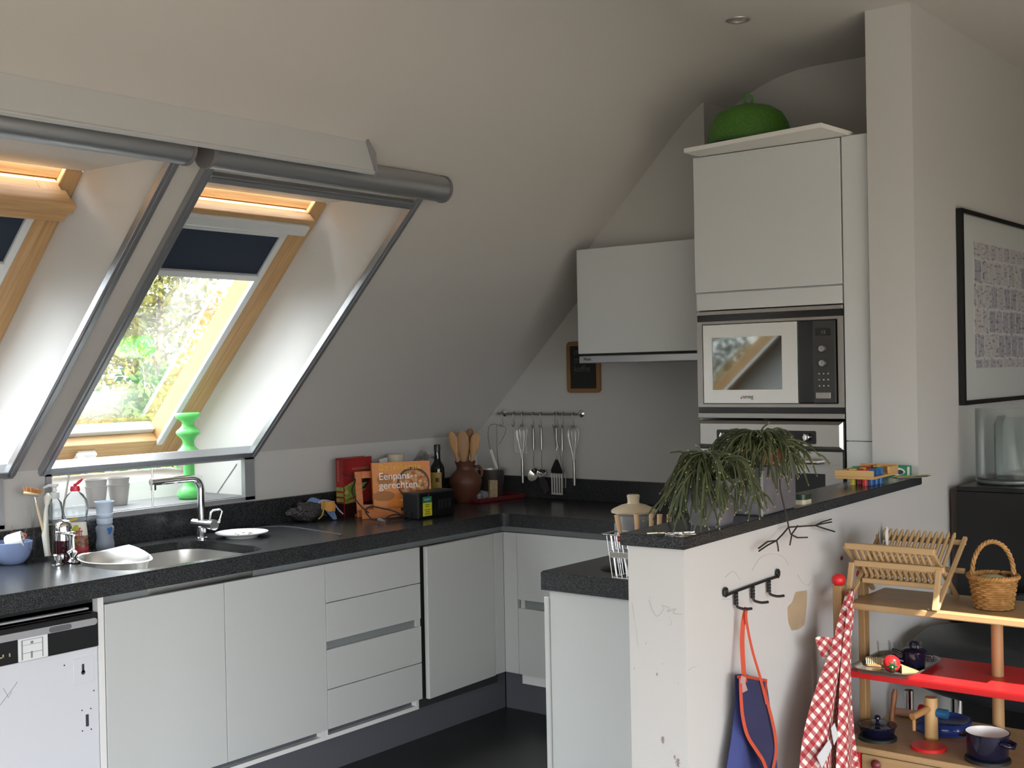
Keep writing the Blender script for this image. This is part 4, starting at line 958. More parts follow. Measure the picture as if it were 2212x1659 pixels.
t = thing('chalkboard', 'small chalkboard in a rounded wooden frame half behind the cooker hood', 'chalkboard', (-.001, -.678, 1.5065))
def rring(w, h, r, b, x0, x1):
    bm = bmesh.new(); O = rrect(w, h, r, 5); I = rrect(w-2*b, h-2*b, .003, 5); n = len(O)
    vo = [[bm.verts.new((x, p[0], p[1])) for p in O] for x in (x0, x1)]; vi = [[bm.verts.new((x, p[0], p[1])) for p in I] for x in (x0, x1)]
    for i in range(n):
        j = (i+1) % n
        bm.faces.new((vo[0][i], vo[0][j], vi[0][j], vi[0][i])); bm.faces.new((vo[0][i], vo[1][i], vo[1][j], vo[0][j])); bm.faces.new((vi[0][i], vi[0][j], vi[1][j], vi[1][i]))
    bmesh.ops.recalc_face_normals(bm, faces=bm.faces[:]); return bm
obj('frame', rring(.190, .242, .020, .020, -.014, -.001), mat('chalkboard_wood', (.24, .12, .045, 1), .5), t)
obj('slate', BOX(-.009, -.002, -.077, .077, -.103, .103), mat('slate_black', (.012, .013, .013, 1), .7), t)
ch = mat('chalk', (.10, .10, .10, 1), .9)
for k, (z, s) in enumerate(((.06, 'melk'), (.02, 'thee'), (-.02, 'koffie'))):
    text(s, .042, ch, t, (-.0098, .055, z), rz=-pi/2, name='chalk_writing')

# top of the oven cabinet
t = thing('shelf_board', 'white board lying askew on top of the tall oven cabinet', 'board', (-.45, -1.90, 2.306))
obj('board', prism([(-.690, -1.640), (-.780, -2.232), (-.548, -2.246), (-.16, -2.21), (-.08, -1.62)], 2.3065, 2.3225, 'z'), mat('board_white', (.74, .73, .70, 1), .6), t, world=True)
t = thing('cake_dome', 'green mesh cake dome with a ring handle on a blue plate above the oven cabinet', 'food cover', (-.47, -1.800, 2.323))
obj('plate', lathe([(0, .004), (.12, .004), (.13, 0), (.15, .004), (.172, .016), (.174, .020), (.17, .020), (.14, .010), (0, .008)], 40), mat('navy_plate', (.030, .045, .09, 1), .3), t, smooth=40)
obj('dome', lathe([(.152, .014), (.157, .018), (.158, .05), (.150, .095), (.128, .135), (.09, .160), (.045, .172), (.012, .175), (0, .175)], 40), mat('dome_green', (.050, .15, .018, 1), .55, noise=(240, (.08, .22, .03, 1), (1, 1, 1), .45, .6)), t, smooth=60)
obj('ring_handle', xf(tube([(.0165*cos(a), 0, .0185*sin(a)) for a in [2*pi*k/16 for k in range(16)]], .0042, 8, closed=True), (0, 0, .196), rz=CAMZ+.2), mat('handle_green', (.06, .24, .03, 1), .4), t, smooth=60)

# recessed spot
t = thing('ceiling_spot', 'small round recessed spotlight in the flat ceiling', 'spotlight', (-.813, -1.942, ZC))
obj('ring', lathe([(.043, -.001), (.042, -.004), (.030, -.004), (.029, .006), (.030, .008)], 28), mat('spot_ring', (.42, .41, .39, 1), .4, .5), t, smooth=40)
obj('lamp', lathe([(.028, -.0015), (.014, -.0025), (0, -.003)], 20), mat('spot_lamp', (.85, .85, .80, 1), .15, .6), t, smooth=50)

# ------------------------------------------------------------------ peninsula
t = thing('storage_canister', 'glass canister with cream lid and knob at the end of the peninsula', 'canister', (-1.45, -1.876, WTZ))
obj('body', lathe([(0, 0), (.058, 0), (.061, .004), (.061, .150), (.056, .158), (0, .158)], 32), mat('canister_glass', (.45, .47, .49, 1), .15, trans=.5, ior=1.2), t, smooth=45)
obj('content_band', lathe([(.0615, .03), (.0618, .031), (.0618, .125), (.0615, .126)], 32), mat('canister_print', (.20, .21, .23, 1), .5), t, smooth=45)
obj('lid', lathe([(.050, .150), (.060, .158), (.071, .160), (.072, .166), (.066, .171), (.040, .183), (.020, .188), (.0185, .192), (.0195, .206), (.021, .212), (.018, .216), (0, .217)], 36), mat('cream_ceramic', (.60, .50, .36, 1), .3), t, smooth=50)
t = thing('cutlery_basket', 'small steel wire basket holding wooden-handled cutlery on the peninsula', 'basket', (-1.695, -2.065, WTZ))
cb = bmesh.new()
X0, X1, Y0, Y1, HB = -.040, .040, -.09, .082, .125
fl = lambda x, y, z: Vector((x*(1+.0*z), y + (.018*z/HB if y > 0 else -.0), z))
for k in range(11):
    y = Y0 + (Y1-Y0)*k/10
    tube([fl(X0, y, .0015), fl(X0, y, HB)], .0015, 6, cb); tube([fl(X1, y, .0015), fl(X1, y, HB)], .0015, 6, cb)
for k in range(5):
    x = X0 + (X1-X0)*k/4
    tube([fl(x, Y0, .0015), fl(x, Y0, HB)], .0015, 6, cb); tube([fl(x, Y1, .0015), fl(x, Y1, HB)], .0015, 6, cb)
for z in (.003, .062, .078):
    tube([fl(X0, Y0, z), fl(X1, Y0, z), fl(X1, Y1, z), fl(X0, Y1, z)], .0018, 6, cb, closed=True)
obj('wire_cage', cb, CHROME, t, smooth=60)
obj('rim', tube([fl(X0-.003, Y0, HB), fl(X1+.003, Y0, HB), fl(X1+.003, Y1+.012, HB+.004), fl(X0-.003, Y1+.012, HB+.004)], .0025, 6, closed=True), CHROME, t, smooth=60)
for k in range(9):
    o = obj('bead', xf(lathe([(0, -.004), (.0038, 0), (0, .004)], 8), fl(X0-.003, Y0 + (Y1+.012-Y0)*k/8, HB+.004)), CHROME, t, smooth=60)
obj('side_band', BOX(X0-.0025, X0-.001, Y0, Y1+.006, .064, .076), DST, t)
LB = mat('ladybird_red', (.55, .03, .03, 1), .4); PW = mat('pale_handle_wood', (.62, .40, .22, 1), .5)
def cutlery(dy, x, tip, label, steel=True, lean=(0, 0)):
    t = thing('cutlery', label, 'cutlery', (-1.695 + x, -2.065 + dy, WTZ+.006), 0, 'wooden-handled cutlery in the wire basket')
    a = Vector((0, 0, .0)); b = Vector((lean[0], lean[1], tip-.0)); m = a.lerp(b, .52)
    obj('blade', tube([a, m], [.0045, .003], 8), STEEL, t, smooth=50)
    obj('handle', tube([m, b.lerp(m, .1), b], [.0065, .0075, .0082], 10), PW, t, smooth=50)
    c = a.lerp(b, .60)
    obj('ladybird', xf(lathe([(0, -.009), (.0085, -.004), (.0095, .001), (.006, .007), (0, .009)], 12), c + Vector((-.005, .002, 0))), LB, t, smooth=60)
    obj('ladybird_head', xf(lathe([(0, -.003), (.004, 0), (0, .004)], 8), c + Vector((-.008, .004, .009))), BLACK, t, smooth=60)
cutlery(.045, -.012, .180, 'wooden-handled cutlery leaning furthest left out of the wire basket', lean=(-.01, .030))
cutlery(.008, -.010, .185, 'wooden-handled cutlery upright behind the leaning one in the wire basket', lean=(.0, .006))
cutlery(-.020, .012, .186, 'wooden-handled cutlery in the middle of the wire basket', lean=(.0, -.004))
cutlery(-.050, -.004, .187, 'wooden-handled cutlery second from the half wall in the wire basket', lean=(.0, -.012))
cutlery(-.072, .010, .186, 'wooden-handled cutlery nearest the half wall in the wire basket', lean=(.0, -.014))
o = obj('pan_lid', lathe([(0, .018), (.008, .018), (.009, .012), (.03, .011), (.058, .006), (.062, .002), (.061, 0), (0, 0)], 32), mat('lid_black', (.010, .010, .011, 1), .3), smooth=45); o.location = (-1.575, -1.905, WTZ); tag(o, 'flat black lid lying on the peninsula beside the wire basket', 'lid')
o = obj('egg_cup', lathe([(0, 0), (.018, 0), (.018, .004), (.010, .014), (.012, .022), (.021, .032), (.023, .048), (.021, .048), (.018, .034), (0, .026)], 24), mat('white_porcelain', (.80, .80, .79, 1), .2), smooth=50); o.location = (-1.600, -1.992, WTZ); tag(o, 'white egg cup on the peninsula behind the wire basket', 'egg cup')
o = obj('steel_whisk', merge(tube([(0, 0, 0), (0, 0, .12)], .004, 8), *[tube(spline([(0, 0, .11), (.012*cos(a), .012*sin(a), .15), (.016*cos(a), .016*sin(a), .185), (0, 0, .215)], 4), .0012, 5) for a in [2*pi*k/6 for k in range(6)]]), CHROME, smooth=60); o.location = (-1.63, -2.30, WTZ); tag(o, 'little steel whisk standing behind the wire basket below the cactus', 'whisk')

# ------------------------------------------------------------------ half wall: ledge, marks, things on it
LZ = 1.1072
p4 = [hw(-1.722, -.008), hw(.0, -.012), hw(.0, .147), hw(-1.722, .163)]
lt = thing('granite_ledge', 'dark granite slab capping the half wall', 'ledge', tuple(hw(-.9, .07, 1.0785)), TH)
bm = prism([(p.x, p.y) for p in p4], 1.0785, 1.107, 'z'); bmesh.ops.bevel(bm, geom=bm.edges[:], offset=.0025, segments=2, affect='EDGES')
obj('slab', bm, GRAN, lt, world=True)
def hwp(t, z, o): p = hw(t, -o); return Vector((p.x, p.y, z))
PEN = mat('pencil_mark', (.40, .39, .38, 1), .8); STN = mat('stain_brown', (.34, .27, .25, 1), .8)
def mark(pts, r=.0008, m=PEN, nm='pencil_mark'): obj(nm, tube(spline(pts, 4), r, 4), m, half, smooth=60)
mark([hwp(t_, z, .0002) for t_, z in ((-1.35, .978), (-1.301, 1.002), (-1.225, 1.004), (-1.156, .986), (-1.118, .958))])
mark([hwp(t_, z, .0002) for t_, z in ((-1.502, .984), (-1.457, .992), (-1.42, .965))])
mark([hwp(t_, z, .0002) for t_, z in ((-1.526, .933), (-1.475, .926))])
mark([hwp(t_, z, .0002) for t_, z in ((-1.06, .925), (-1.03, .90), (-.99, .885), (-.96, .895))])
mark([hwp(t_, z, .0002) for t_, z in ((-1.70, .80), (-1.68, .802), (-1.66, .80))])
def endp(o, z): p = hw(HWL-.0003, o); return Vector((p.x, p.y, z))
mark([endp(o_, z) for o_, z in ((.093, .955), (.082, .928), (.070, .919), (.054, .938), (.060, .945), (.039, .941), (.045, .932), (.023, .941), (.030, .930), (.008, .930))])
mark([endp(o_, z) for o_, z in ((.138, .944), (.127, .874), (.124, .843))], .0006)
mark([endp(o_, z) for o_, z in ((.040, .92), (.035, .905), (.045, .90))], .0006)
for o_, z, r in ((.063, .634, .0065), (.025, .588, .008), (.033, .599, .004), (.075, .784, .003), (.102, .852, .0018), (.135, .790, .0018), (.06, .81, .0015), (.02, .77, .0015), (.04, .61, .0014), (.09, .96, .0014)):
    c = endp(o_, z); n_ = max(8, int(r*2000)) if r < .004 else 14
    obj('stain', quads([[c + Vector((-.0004, r*cos(2*pi*(k+d)/14)*(.6 + .3*sin(3*k)), r*1.3*sin(2*pi*(k+d)/14)*(1 + .2*cos(5*k)))) if d >= 0 else c + Vector((-.0004, 0, 0)) for d in (-1, 0, 1)] for k in range(14)]), STN, half)
pp = [(-1.076, .881), (-.997, .872), (-1.000, .845), (-1.004, .818), (-1.02, .781), (-1.06, .776), (-1.108, .782), (-1.131, .811), (-1.132, .849), (-1.100, .856)]
t = thing('paper_scrap', 'torn beige scrap of paper stuck on the half wall right of the hooks', 'paper scrap', tuple(hwp(-1.06, .826, .001)))
q = [[hwp(a, z, .0008) for a, z in pp]]
bm = quads(q); bmesh.ops.solidify(bm, geom=bm.faces[:], thickness=-.0006)
obj('scrap', bm, mat('kraft_paper', (.74, .58, .39, 1), .8, noise=(14, (.66, .50, .32, 1), (1, 1, 1), .35, .65)), t, world=True)
o = obj('wall_plug', xf(lathe([(0, .003), (.0035, .003), (.006, .001), (.0065, 0)], 12, sx=1.6), tuple(hwp(-.732, .925, 0)), rx=pi/2, rz=0, ry=0), mat('plug_brown', (.16, .05, .03, 1), .5), half); o.name = 'wall_plug'

# iron hook strip
IRON = mat('black_iron', (.010, .009, .010, 1), .5)
t = thing('hook_strip', 'black wrought-iron strip with three hooks on the half wall', 'hook strip', tuple(hwp(-1.36, .943, .004)), TH)
def loc(tt, z, o): return Vector((tt + 1.36, -(o-.004), z-.943))
sc = lambda c, s: [loc(c + s*(.011-.0006*k)*sin(k*.62), .951 - (.011-.0006*k)*cos(k*.62), .006) for k in range(15)]
obj('bar', tube(spline([loc(-1.512, .9415, .006), loc(-1.46, .943, .006), loc(-1.36, .943, .006), loc(-1.26, .943, .006), loc(-1.205, .9415, .006)], 3), .0036, 8), IRON, t, smooth=60)
obj('scroll', tube(sc(-1.512, -1), .0036, 8), IRON, t, smooth=60); obj('scroll', tube(sc(-1.205, 1), .0036, 8), IRON, t, smooth=60)
for c in (-1.463, -1.367, -1.269):
    bm = bmesh.new()
    for ph in (0, pi):
        tube([loc(c + .0028*cos(k*.9+ph), .941 - .0022*k, .009 + .0028*sin(k*.9+ph)) for k in range(15)], .0034, 6, bm)
    tube(spline([loc(c, .911, .010), loc(c+.001, .905, .014), loc(c+.004, .902, .030), loc(c+.006, .905, .048)], 4), .0034, 6, bm)
    obj('hook', bm, IRON, t, smooth=60)

# blue apron on the first hook
def gridsheet(rows, th=.0016):                                 # rows of points, top to bottom
    bm = bmesh.new(); uvl = bm.loops.layers.uv.new('UVMap')
    R = [spline(r, 4) for r in rows]; cols = list(zip(*R)); C2 = [spline(c, 4) for c in cols]
    g = [[bm.verts.new(p) for p in c] for c in C2]
    L = []
    for i in range(len(g)):
        acc = 0; l = [0]
        for j in range(1, len(g[0])): acc += (g[i][j].co-g[i][j-1].co).length; l.append(acc)
        L.append(l)
    W = [[0]*len(g[0]) for _ in g]
    for j in range(len(g[0])):
        acc = 0
        for i in range(1, len(g)): acc += (g[i][j].co-g[i-1][j].co).length; W[i][j] = acc
    for i in range(len(g)-1):
        for j in range(len(g[0])-1):
            f = bm.faces.new((g[i][j], g[i+1][j], g[i+1][j+1], g[i][j+1]))
            for lp, (a, b) in zip(f.loops, ((i, j), (i+1, j), (i+1, j+1), (i, j+1))): lp[uvl].uv = (W[a][b] - W[len(g)-1][b]*.5, -L[a][b])
    return bm, g
NAVY = mat('apron_navy', (.022, .024, .075, 1), .85); BLU = mat('apron_blue', (.035, .045, .165, 1), .85); PIP = mat('apron_piping', (.72, .12, .06, 1), .7)
t = thing('apron', 'dark blue apron with orange piping hanging from the first iron hook', 'apron', tuple(hwp(-1.43, .905, .03)))
W = lambda tt, z, o: hwp(tt - 1.2*(o-.04), z, o)
rows = [[W(-1.526, .750, .020), W(-1.480, .745, .028), W(-1.43, .728, .030), W(-1.385, .712, .026), W(-1.354, .704, .020)],
        [W(-1.530, .690, .024), W(-1.485, .69, .034), W(-1.43, .69, .036), W(-1.38, .69, .030), W(-1.342, .685, .022)],
        [W(-1.553, .62, .028), W(-1.500, .62, .044), W(-1.44, .62, .030), W(-1.37, .62, .042), W(-1.325, .62, .024)],
        [W(-1.588, .54, .030), W(-1.52, .54, .056), W(-1.44, .54, .028), W(-1.36, .54, .054), W(-1.302, .52, .026)],
        [W(-1.610, .44, .030), W(-1.53, .44, .060), W(-1.44, .44, .030), W(-1.36, .44, .058), W(-1.288, .43, .028)],
        [W(-1.625, .34, .030), W(-1.54, .34, .060), W(-1.44, .34, .032), W(-1.35, .34, .058), W(-1.28, .34, .028)]]
bm, g = gridsheet(rows); obj('left_flap', bm, BLU, t, smooth=70, world=True)
rows2 = [[W(-1.512, .747, .036), W(-1.46, .738, .040), W(-1.42, .725, .040), W(-1.372, .708, .034)],
         [W(-1.516, .68, .046), W(-1.46, .68, .050), W(-1.42, .68, .050), W(-1.372, .675, .044)],
         [W(-1.510, .62, .054), W(-1.45, .62, .052), W(-1.40, .62, .052), W(-1.350, .60, .052)],
         [W(-1.455, .56, .066), W(-1.43, .56, .062), W(-1.39, .56, .060), W(-1.346, .55, .062)],
         [W(-1.405, .49, .070), W(-1.40, .49, .066), W(-1.39, .49, .064), W(-1.376, .49, .066)]]
bm, g = gridsheet(rows2); obj('dark_front_fold', bm, NAVY, t, smooth=70, world=True)
def band(pts, w, nm, m=PIP, flat=(0, -1, .0)): 
    P = spline(pts, 6); bm = bmesh.new(); pv = None
    for i, p in enumerate(P):
        tn = (P[min(i+1, len(P)-1)]-P[max(i-1, 0)]).normalized(); s = tn.cross(Vector((-.6, -.8, 0))).normalized()
        a, b = bm.verts.new(p + s*w), bm.verts.new(p - s*w)
        if pv: bm.faces.new((pv[0], a, b, pv[1]))
        pv = (a, b)
    bmesh.ops.solidify(bm, geom=bm.faces[:], thickness=.002)
    obj(nm, bm, m, t, smooth=60, world=True)
band([W(-1.514, .748, .042), W(-1.519, .70, .050), W(-1.517, .66, .056), W(-1.498, .614, .062), W(-1.455, .57, .072), W(-1.425, .54, .076), W(-1.405, .50, .078), W(-1.402, .45, .078)], .0042, 'piping')
band([W(-1.354, .704, .030), W(-1.376, .676, .050), W(-1.356, .62, .060), W(-1.344, .578, .066), W(-1.345, .538, .070), W(-1.376, .493, .074), W(-1.39, .45, .074)], .0040, 'piping')
band([W(-1.524, .750, .034), W(-1.47, .741, .042), W(-1.42, .726, .042), W(-1.356, .705, .036)], .0036, 'piping')
band([W(-1.462, .905, .030), W(-1.478, .87, .026), W(-1.486, .82, .026), W(-1.490, .76, .036), W(-1.492, .735, .046)], .0062, 'neck_strap')
band([W(-1.462, .906, .034), W(-1.468, .878, .034), W(-1.440, .80, .036), W(-1.402, .721, .046), W(-1.380, .66, .056)], .0034, 'neck_strap')
band([W(-1.500, .750, .046), W(-1.506, .735, .048), W(-1.496, .715, .050)], .0070, 'strap_end', mat('strap_pale', (.60, .42, .40, 1), .8))

# things on the ledge
def at(px_t, o, z=LZ): p = hw(px_t, o); return (p.x, p.y, z)
CACT = mat('cactus_green', (.028, .040, .014, 1), .6, noise=(14, (.066, .075, .028, 1), (1, 1, 1), .35, .7))
def rhipsalis(t, c, n, R, spread, drop, seed, up):
    rnd = random.Random(seed); bm = bmesh.new(); tips = bmesh.new()
    for i in range(n):
        a = rnd.uniform(0, 2*pi); L = rnd.uniform(.55, 1)*R; q = Vector((cos(a)*spread[0], sin(a)*spread[1], 0))
        p0 = Vector(c) + Vector((rnd.uniform(-.03, .03), rnd.uniform(-.025, .025), 0))
        h = rnd.uniform(.3, 1)*up; dr = rnd.uniform(.1, 1)*drop
        pts = [p0, p0 + q*L*.28 + Vector((0, 0, h)), p0 + q*L*.72 + Vector((0, 0, h*.75)), p0 + q*L + Vector((rnd.uniform(-.02, .02), rnd.uniform(-.02, .02), -dr))]
        P = spline(pts, 4); tube(P, [.0026]*(len(P)-1) + [.0018], 5, bm)
        for _ in range(5):
            k = rnd.randint(3, len(P)-2); b = P[k]; dv = (P[k+1]-P[k]).normalized()
            dv = (dv + Vector((rnd.uniform(-.7, .7), rnd.uniform(-.7, .7), rnd.uniform(-.8, .25)))).normalized()
            l = rnd.uniform(.025, .065); e = b + dv*l + Vector((0, 0, -.012))
            tube([b, b + dv*l*.5, e], [.0024, .0024, .0017], 5, bm)
            tube([e, e + (e-b).normalized()*.004], [.0019, .0010], 5, tips)
    obj('stems', bm, CACT, t, smooth=60, kind='stuff'); obj('stem_tips', tips, mat('stem_tip', (.26, .24, .12, 1), .6), t, kind='stuff')
def taperbox(b, tp, h, w=.004):
    bm = bmesh.new(); rings = []
    for s, z in ((b, 0), (b, .004), (tp, h), (tp-w, h), (b-w, .012)):
        rings.append([bm.verts.new((p[0], p[1], z)) for p in rrect(2*s, 2*s, .008, 3)])
    for a, c in zip(rings, rings[1:]):
        for k in range(len(a)): bm.faces.new((a[k], a[(k+1) % len(a)], c[(k+1) % len(a)], c[k]))
    bm.faces.new(rings[0][::-1]); bm.faces.new(rings[-1]); bmesh.ops.recalc_face_normals(bm, faces=bm.faces[:])
    return bm
ZINC = mat('zinc_planter', (.19, .18, .20, 1), .5, .3, noise=(9, (.12, .115, .13, 1), (1, 1, 1), .35, .7))
SOIL = mat('potting_soil', (.02, .014, .01, 1), .9)
t = thing('potted_cactus', 'trailing rhipsalis cactus in a tapered zinc pot near the free end of the ledge', 'potted plant', at(-1.475, .046), TH)
obj('pot', taperbox(.040, .057, .112), ZINC, t, smooth=40)
obj('soil', BOX(-.05, .05, -.05, .05, .095, .099), SOIL, t)
rhipsalis(t, (0, 0, .10), 78, .17, (1.0, .72), .075, 3, .075)
t = thing('potted_cactus', 'trailing rhipsalis cactus in a wide zinc trough beside the tapered pot', 'potted plant', at(-1.165, .055), TH)
bm = BOX(-.115, .105, -.056, .056, 0, .125, .006); obj('trough', bm, ZINC, t)
obj('inner_pot', xf(lathe([(0, .10), (.05, .10), (.054, .150), (.060, .150), (.060, .168), (.054, .168), (.050, .155), (0, .150)], 28), (.0, 0, 0)), mat('terracotta', (.26, .09, .04, 1), .7), t, smooth=45)
obj('glass_edge', BOX(-.1175, -.1155, -.057, -.052, .0, .155), mat('pale_edge', (.30, .31, .32, 1), .4), t)
rhipsalis(t, (.0, 0, .155), 80, .20, (1.0, .62), .065, 5, .06)
tw = bmesh.new(); K = lambda a, z: hwp(a, z, .030) 
for seq in ([(-1.235, 1.20), (-1.233, 1.17), (-1.194, 1.093), (-1.185, 1.07), (-1.095, 1.062), (-1.005, 1.054), (-.93, 1.052), (-.883, 1.05)], [(-1.005, 1.054), (-.93, 1.036), (-.861, 1.02)], [(-1.005, 1.054), (-.95, 1.058), (-.885, 1.058)], [(-1.125, 1.067), (-1.164, 1.05), (-1.172, 1.035), (-1.179, 1.022)], [(-1.185, 1.07), (-1.172, 1.05), (-1.13, 1.036), (-1.06, 1.028)], [(-1.185, 1.07), (-1.225, 1.056), (-1.263, 1.045), (-1.319, 1.049), (-1.374, 1.039)], [(-1.263, 1.045), (-1.32, 1.040), (-1.372, 1.032)], [(-1.263, 1.045), (-1.256, 1.03), (-1.253, 1.016)]):
    tube([K(*p) for p in seq], .0021, 6, tw)
obj('trailing_stem', tw, mat('dry_stem', (.020, .020, .016, 1), .6), t, smooth=60, world=True)

t = thing('tin_box', 'small cream tin with a dark lid on the ledge beside the trough', 'tin', at(-.965, .022), TH)
obj('base', prism(rrect(.058, .038, .012, 4), 0, .013, 'z'), mat('tin_cream', (.42, .38, .28, 1), .5), t); obj('lid', prism(rrect(.060, .040, .013, 4), .013, .028, 'z'), mat('tin_green', (.018, .035, .022, 1), .35), t)
t = thing('keys', 'little bunch of keys lying on the free end of the ledge', 'keys', at(-1.690, .045))
BRS = mat('brass_key', (.38, .31, .22, 1), .35, .8)
obj('ring', tube([(.012*cos(2*pi*k/14), .012*sin(2*pi*k/14), .0018) for k in range(14)], .0012, 6, closed=True), STEEL, t, smooth=60)
for k, a in enumerate((-1.1, -.7, 2.5)):
    obj('key', xf(merge(prism([(.011*cos(2*pi*i/10)+.022, .009*sin(2*pi*i/10)) for i in range(10)], 0, .002, 'z'), BOX(.032, .058, -.0025, .0025, 0, .002), BOX(.046, .055, -.006, -.002, 0, .002)), (0, 0, .0005+.0021*k), a), STEEL if k == 1 else BRS, t)
# wooden peg toy
t = thing('peg_toy', 'wooden peg-sorting toy tray with coloured pegs at the pillar end of the ledge', 'toy', at(-.300, .075), TH)
TOYW = mat('toy_beech', (.52, .32, .13, 1), .5)
obj('tray', BOX(-.135, .105, -.070, .055, .022, .030, .002), TOYW, t)
for nm, a in (('rim', (-.135, -.127, -.070, .055, .030, .050)), ('rim', (.097, .105, -.070, .055, .030, .055)), ('rim', (-.127, .097, .047, .055, .030, .047)), ('rim', (.02, .097, -.070, -.062, .030, .052))):
    obj(nm, BOX(*a, .001), TOYW, t)
PC = {'red': mat('peg_red', (.50, .03, .03, 1), .4), 'blue': mat('peg_blue', (.02, .10, .30, 1), .4), 'yellow': mat('peg_yellow', (.60, .42, .03, 1), .4), 'green': mat('peg_green', (.03, .22, .08, 1), .4)}
rp = random.Random(4)
for k, (x, y, c) in enumerate(((-.11, -.035, 'red'), (-.085, -.045, 'blue'), (-.055, -.050, 'blue'), (-.02, -.052, 'blue'), (.0, -.035, 'green'), (-.095, .01, 'yellow'), (-.06, .0, 'red'), (-.03, .0, 'yellow'), (.01, .005, 'red'), (.045, -.02, 'yellow'), (.045, .02, 'green'), (.075, .0, 'red'), (-.01, .030, 'green'))):
    o = obj('peg', merge(cyl((x, y, .0005), (x, y, .022), .0085, 12), xf(BOX(-.0095, .0095, -.0095, .0095, .0302, .050 + .004*rp.random(), .002), (x, y, 0), rp.uniform(-.3, .3))), PC[c], t)
    o['label'] = c + ' peg'
t = thing('plaster_box', 'green and white sticking-plaster box lying against the pillar on the ledge', 'box', (-.626, -2.402, LZ))
obj('carton', BOX(-.020, .020, -.060, .058, 0, .036, .001), mat('box_green', (.02, .20, .11, 1), .45), t)
obj('white_oval', xf(prism([(.030*cos(2*pi*k/24), .013*sin(2*pi*k/24)) for k in range(24)], -.0206, -.0200, 'x'), (0, -.022, .017)), mat('label_white', (.70, .68, .62, 1), .45), t)
obj('dark_oval', xf(prism([(.013*cos(2*pi*k/20), .008*sin(2*pi*k/20)) for k in range(20)], -.0211, -.0205, 'x'), (0, -.034, .015)), mat('oval_ink', (.03, .05, .08, 1), .5), t)
obj('side_panel', BOX(-.0205, .0, -.0605, -.0595, .004, .033), mat('label_white', (.70, .68, .62, 1), .45), t)
t = thing('paper_sheets', 'yellow note and white sheet jutting over the pillar end of the ledge', 'papers', (-.675, -2.475, LZ))
obj('white_sheet', xf(sheet(lambda u, v: (-.040 + .090*u, .03 - .10*v, .0008 + .006*v*v), 4, 8, th=.0004), rz=.15), mat('white_paper', (.62, .62, .62, 1), .7), t)
obj('yellow_note', xf(sheet(lambda u, v: (-.020 + .060*u, .05 - .12*v, .0025 + .010*v*v), 4, 8, th=.0004), rz=.10), mat('yellow_paper', (.55, .52, .20, 1), .7), t)

# ------------------------------------------------------------------ living-room side: picture, cabinet, vases, chair
t = thing('framed_picture', 'black-framed print of small columns on the white wall', 'picture', (.35, -2.484, 1.697))
obj('frame', ringplate(-.53, .53, -.363, .363, -.505, .505, -.345, .345, 0, .02).__class__ and xf(ringplate(-.53, .53, -.363, .363, -.508, .508, -.346, .346, .001, .022), rz=-pi/2), BLACK, t)
obj('mount', BOX(-.51, .51, -.010, -.004, -.348, .348), mat('picture_mount', (.50, .52, .51, 1), .5, coat=.25), t)
def print_mat():
    m = mat('news_print', (.40, .40, .42, 1), .6, coat=.25); nt = m.node_tree; b = nt.nodes['Principled BSDF']
    tc = nt.nodes.new('ShaderNodeTexCoord'); br = nt.nodes.new('ShaderNodeTexBrick'); br.inputs['Scale'].default_value = 1
    mp = nt.nodes.new('ShaderNodeMapping'); mp.inputs['Rotation'].default_value = (pi/2, 0, 0)
    br.inputs['Brick Width'].default_value = .085; br.inputs['Row Height'].default_value = .095; br.inputs['Mortar Size'].default_value = .006; br.offset = .3
    br.inputs['Color1'].default_value = (.30, .30, .34, 1); br.inputs['Color2'].default_value = (.46, .44, .44, 1); br.inputs['Mortar'].default_value = (.50, .50, .50, 1)
    wv = nt.nodes.new('ShaderNodeTexNoise'); wv.inputs['Scale'].default_value = 1; wv.inputs['Detail'].default_value = 3
    m2 = nt.nodes.new('ShaderNodeMapping'); m2.inputs['Scale'].default_value = (26, 1, 95)
    rp_ = nt.nodes.new('ShaderNodeValToRGB'); rp_.color_ramp.elements[0].position = .36; rp_.color_ramp.elements[1].position = .46
    rp_.color_ramp.elements[0].color = (.30, .30, .34, 1); rp_.color_ramp.elements[1].color = (1, 1, 1, 1)
    mx = nt.nodes.new('ShaderNodeMixRGB'); mx.blend_type = 'MULTIPLY'; mx.inputs[0].default_value = .8
    nt.links.new(tc.outputs['Object'], mp.inputs[0]); nt.links.new(mp.outputs[0], br.inputs[0]); nt.links.new(tc.outputs['Object'], m2.inputs[0]); nt.links.new(m2.outputs[0], wv.inputs[0])
    nt.links.new(wv.outputs[0], rp_.inputs[0]); nt.links.new(br.outputs[0], mx.inputs[1]); nt.links.new(rp_.outputs[0], mx.inputs[2]); nt.links.new(mx.outputs[0], b.inputs['Base Color'])
    return m
obj('print', BOX(-.368, .37, -.0112, -.0098, -.227, .252), print_mat(), t)
t = thing('black_cabinet', 'tall black cabinet with a brown strip for its shadow gap against the white wall', 'cabinet', (.25, -2.76, 0))
obj('body', BOX(-.590, .75, -.30, .236, .06, 1.035, .003), mat('cabinet_black', (.006, .006, .0065, 1), .28), t)
obj('top', BOX(-.594, .76, -.304, .236, 1.0355, 1.052, .003), mat('cabinet_black', (.006, .006, .0065, 1), .28), t)
obj('back_panel', BOX(-.560, .75, .237, .268, .06, 1.037, .002), mat('cabinet_brown', (.045, .030, .026, 1), .5), t)  # brown strip painting the shadow gap between cabinet and wall
obj('plinth', BOX(-.56, .72, -.27, .22, 0, .06), BLACKM, t)
for y in (-.052, -.030): obj('vertical_bead', BOX(-.5945, -.589, y-.003, y+.003, .10, 1.0), mat('bead_grey', (.03, .03, .03, 1), .4), t)
VG = thin_glass('vase_glass', (.95, .965, .96, 1), .5)
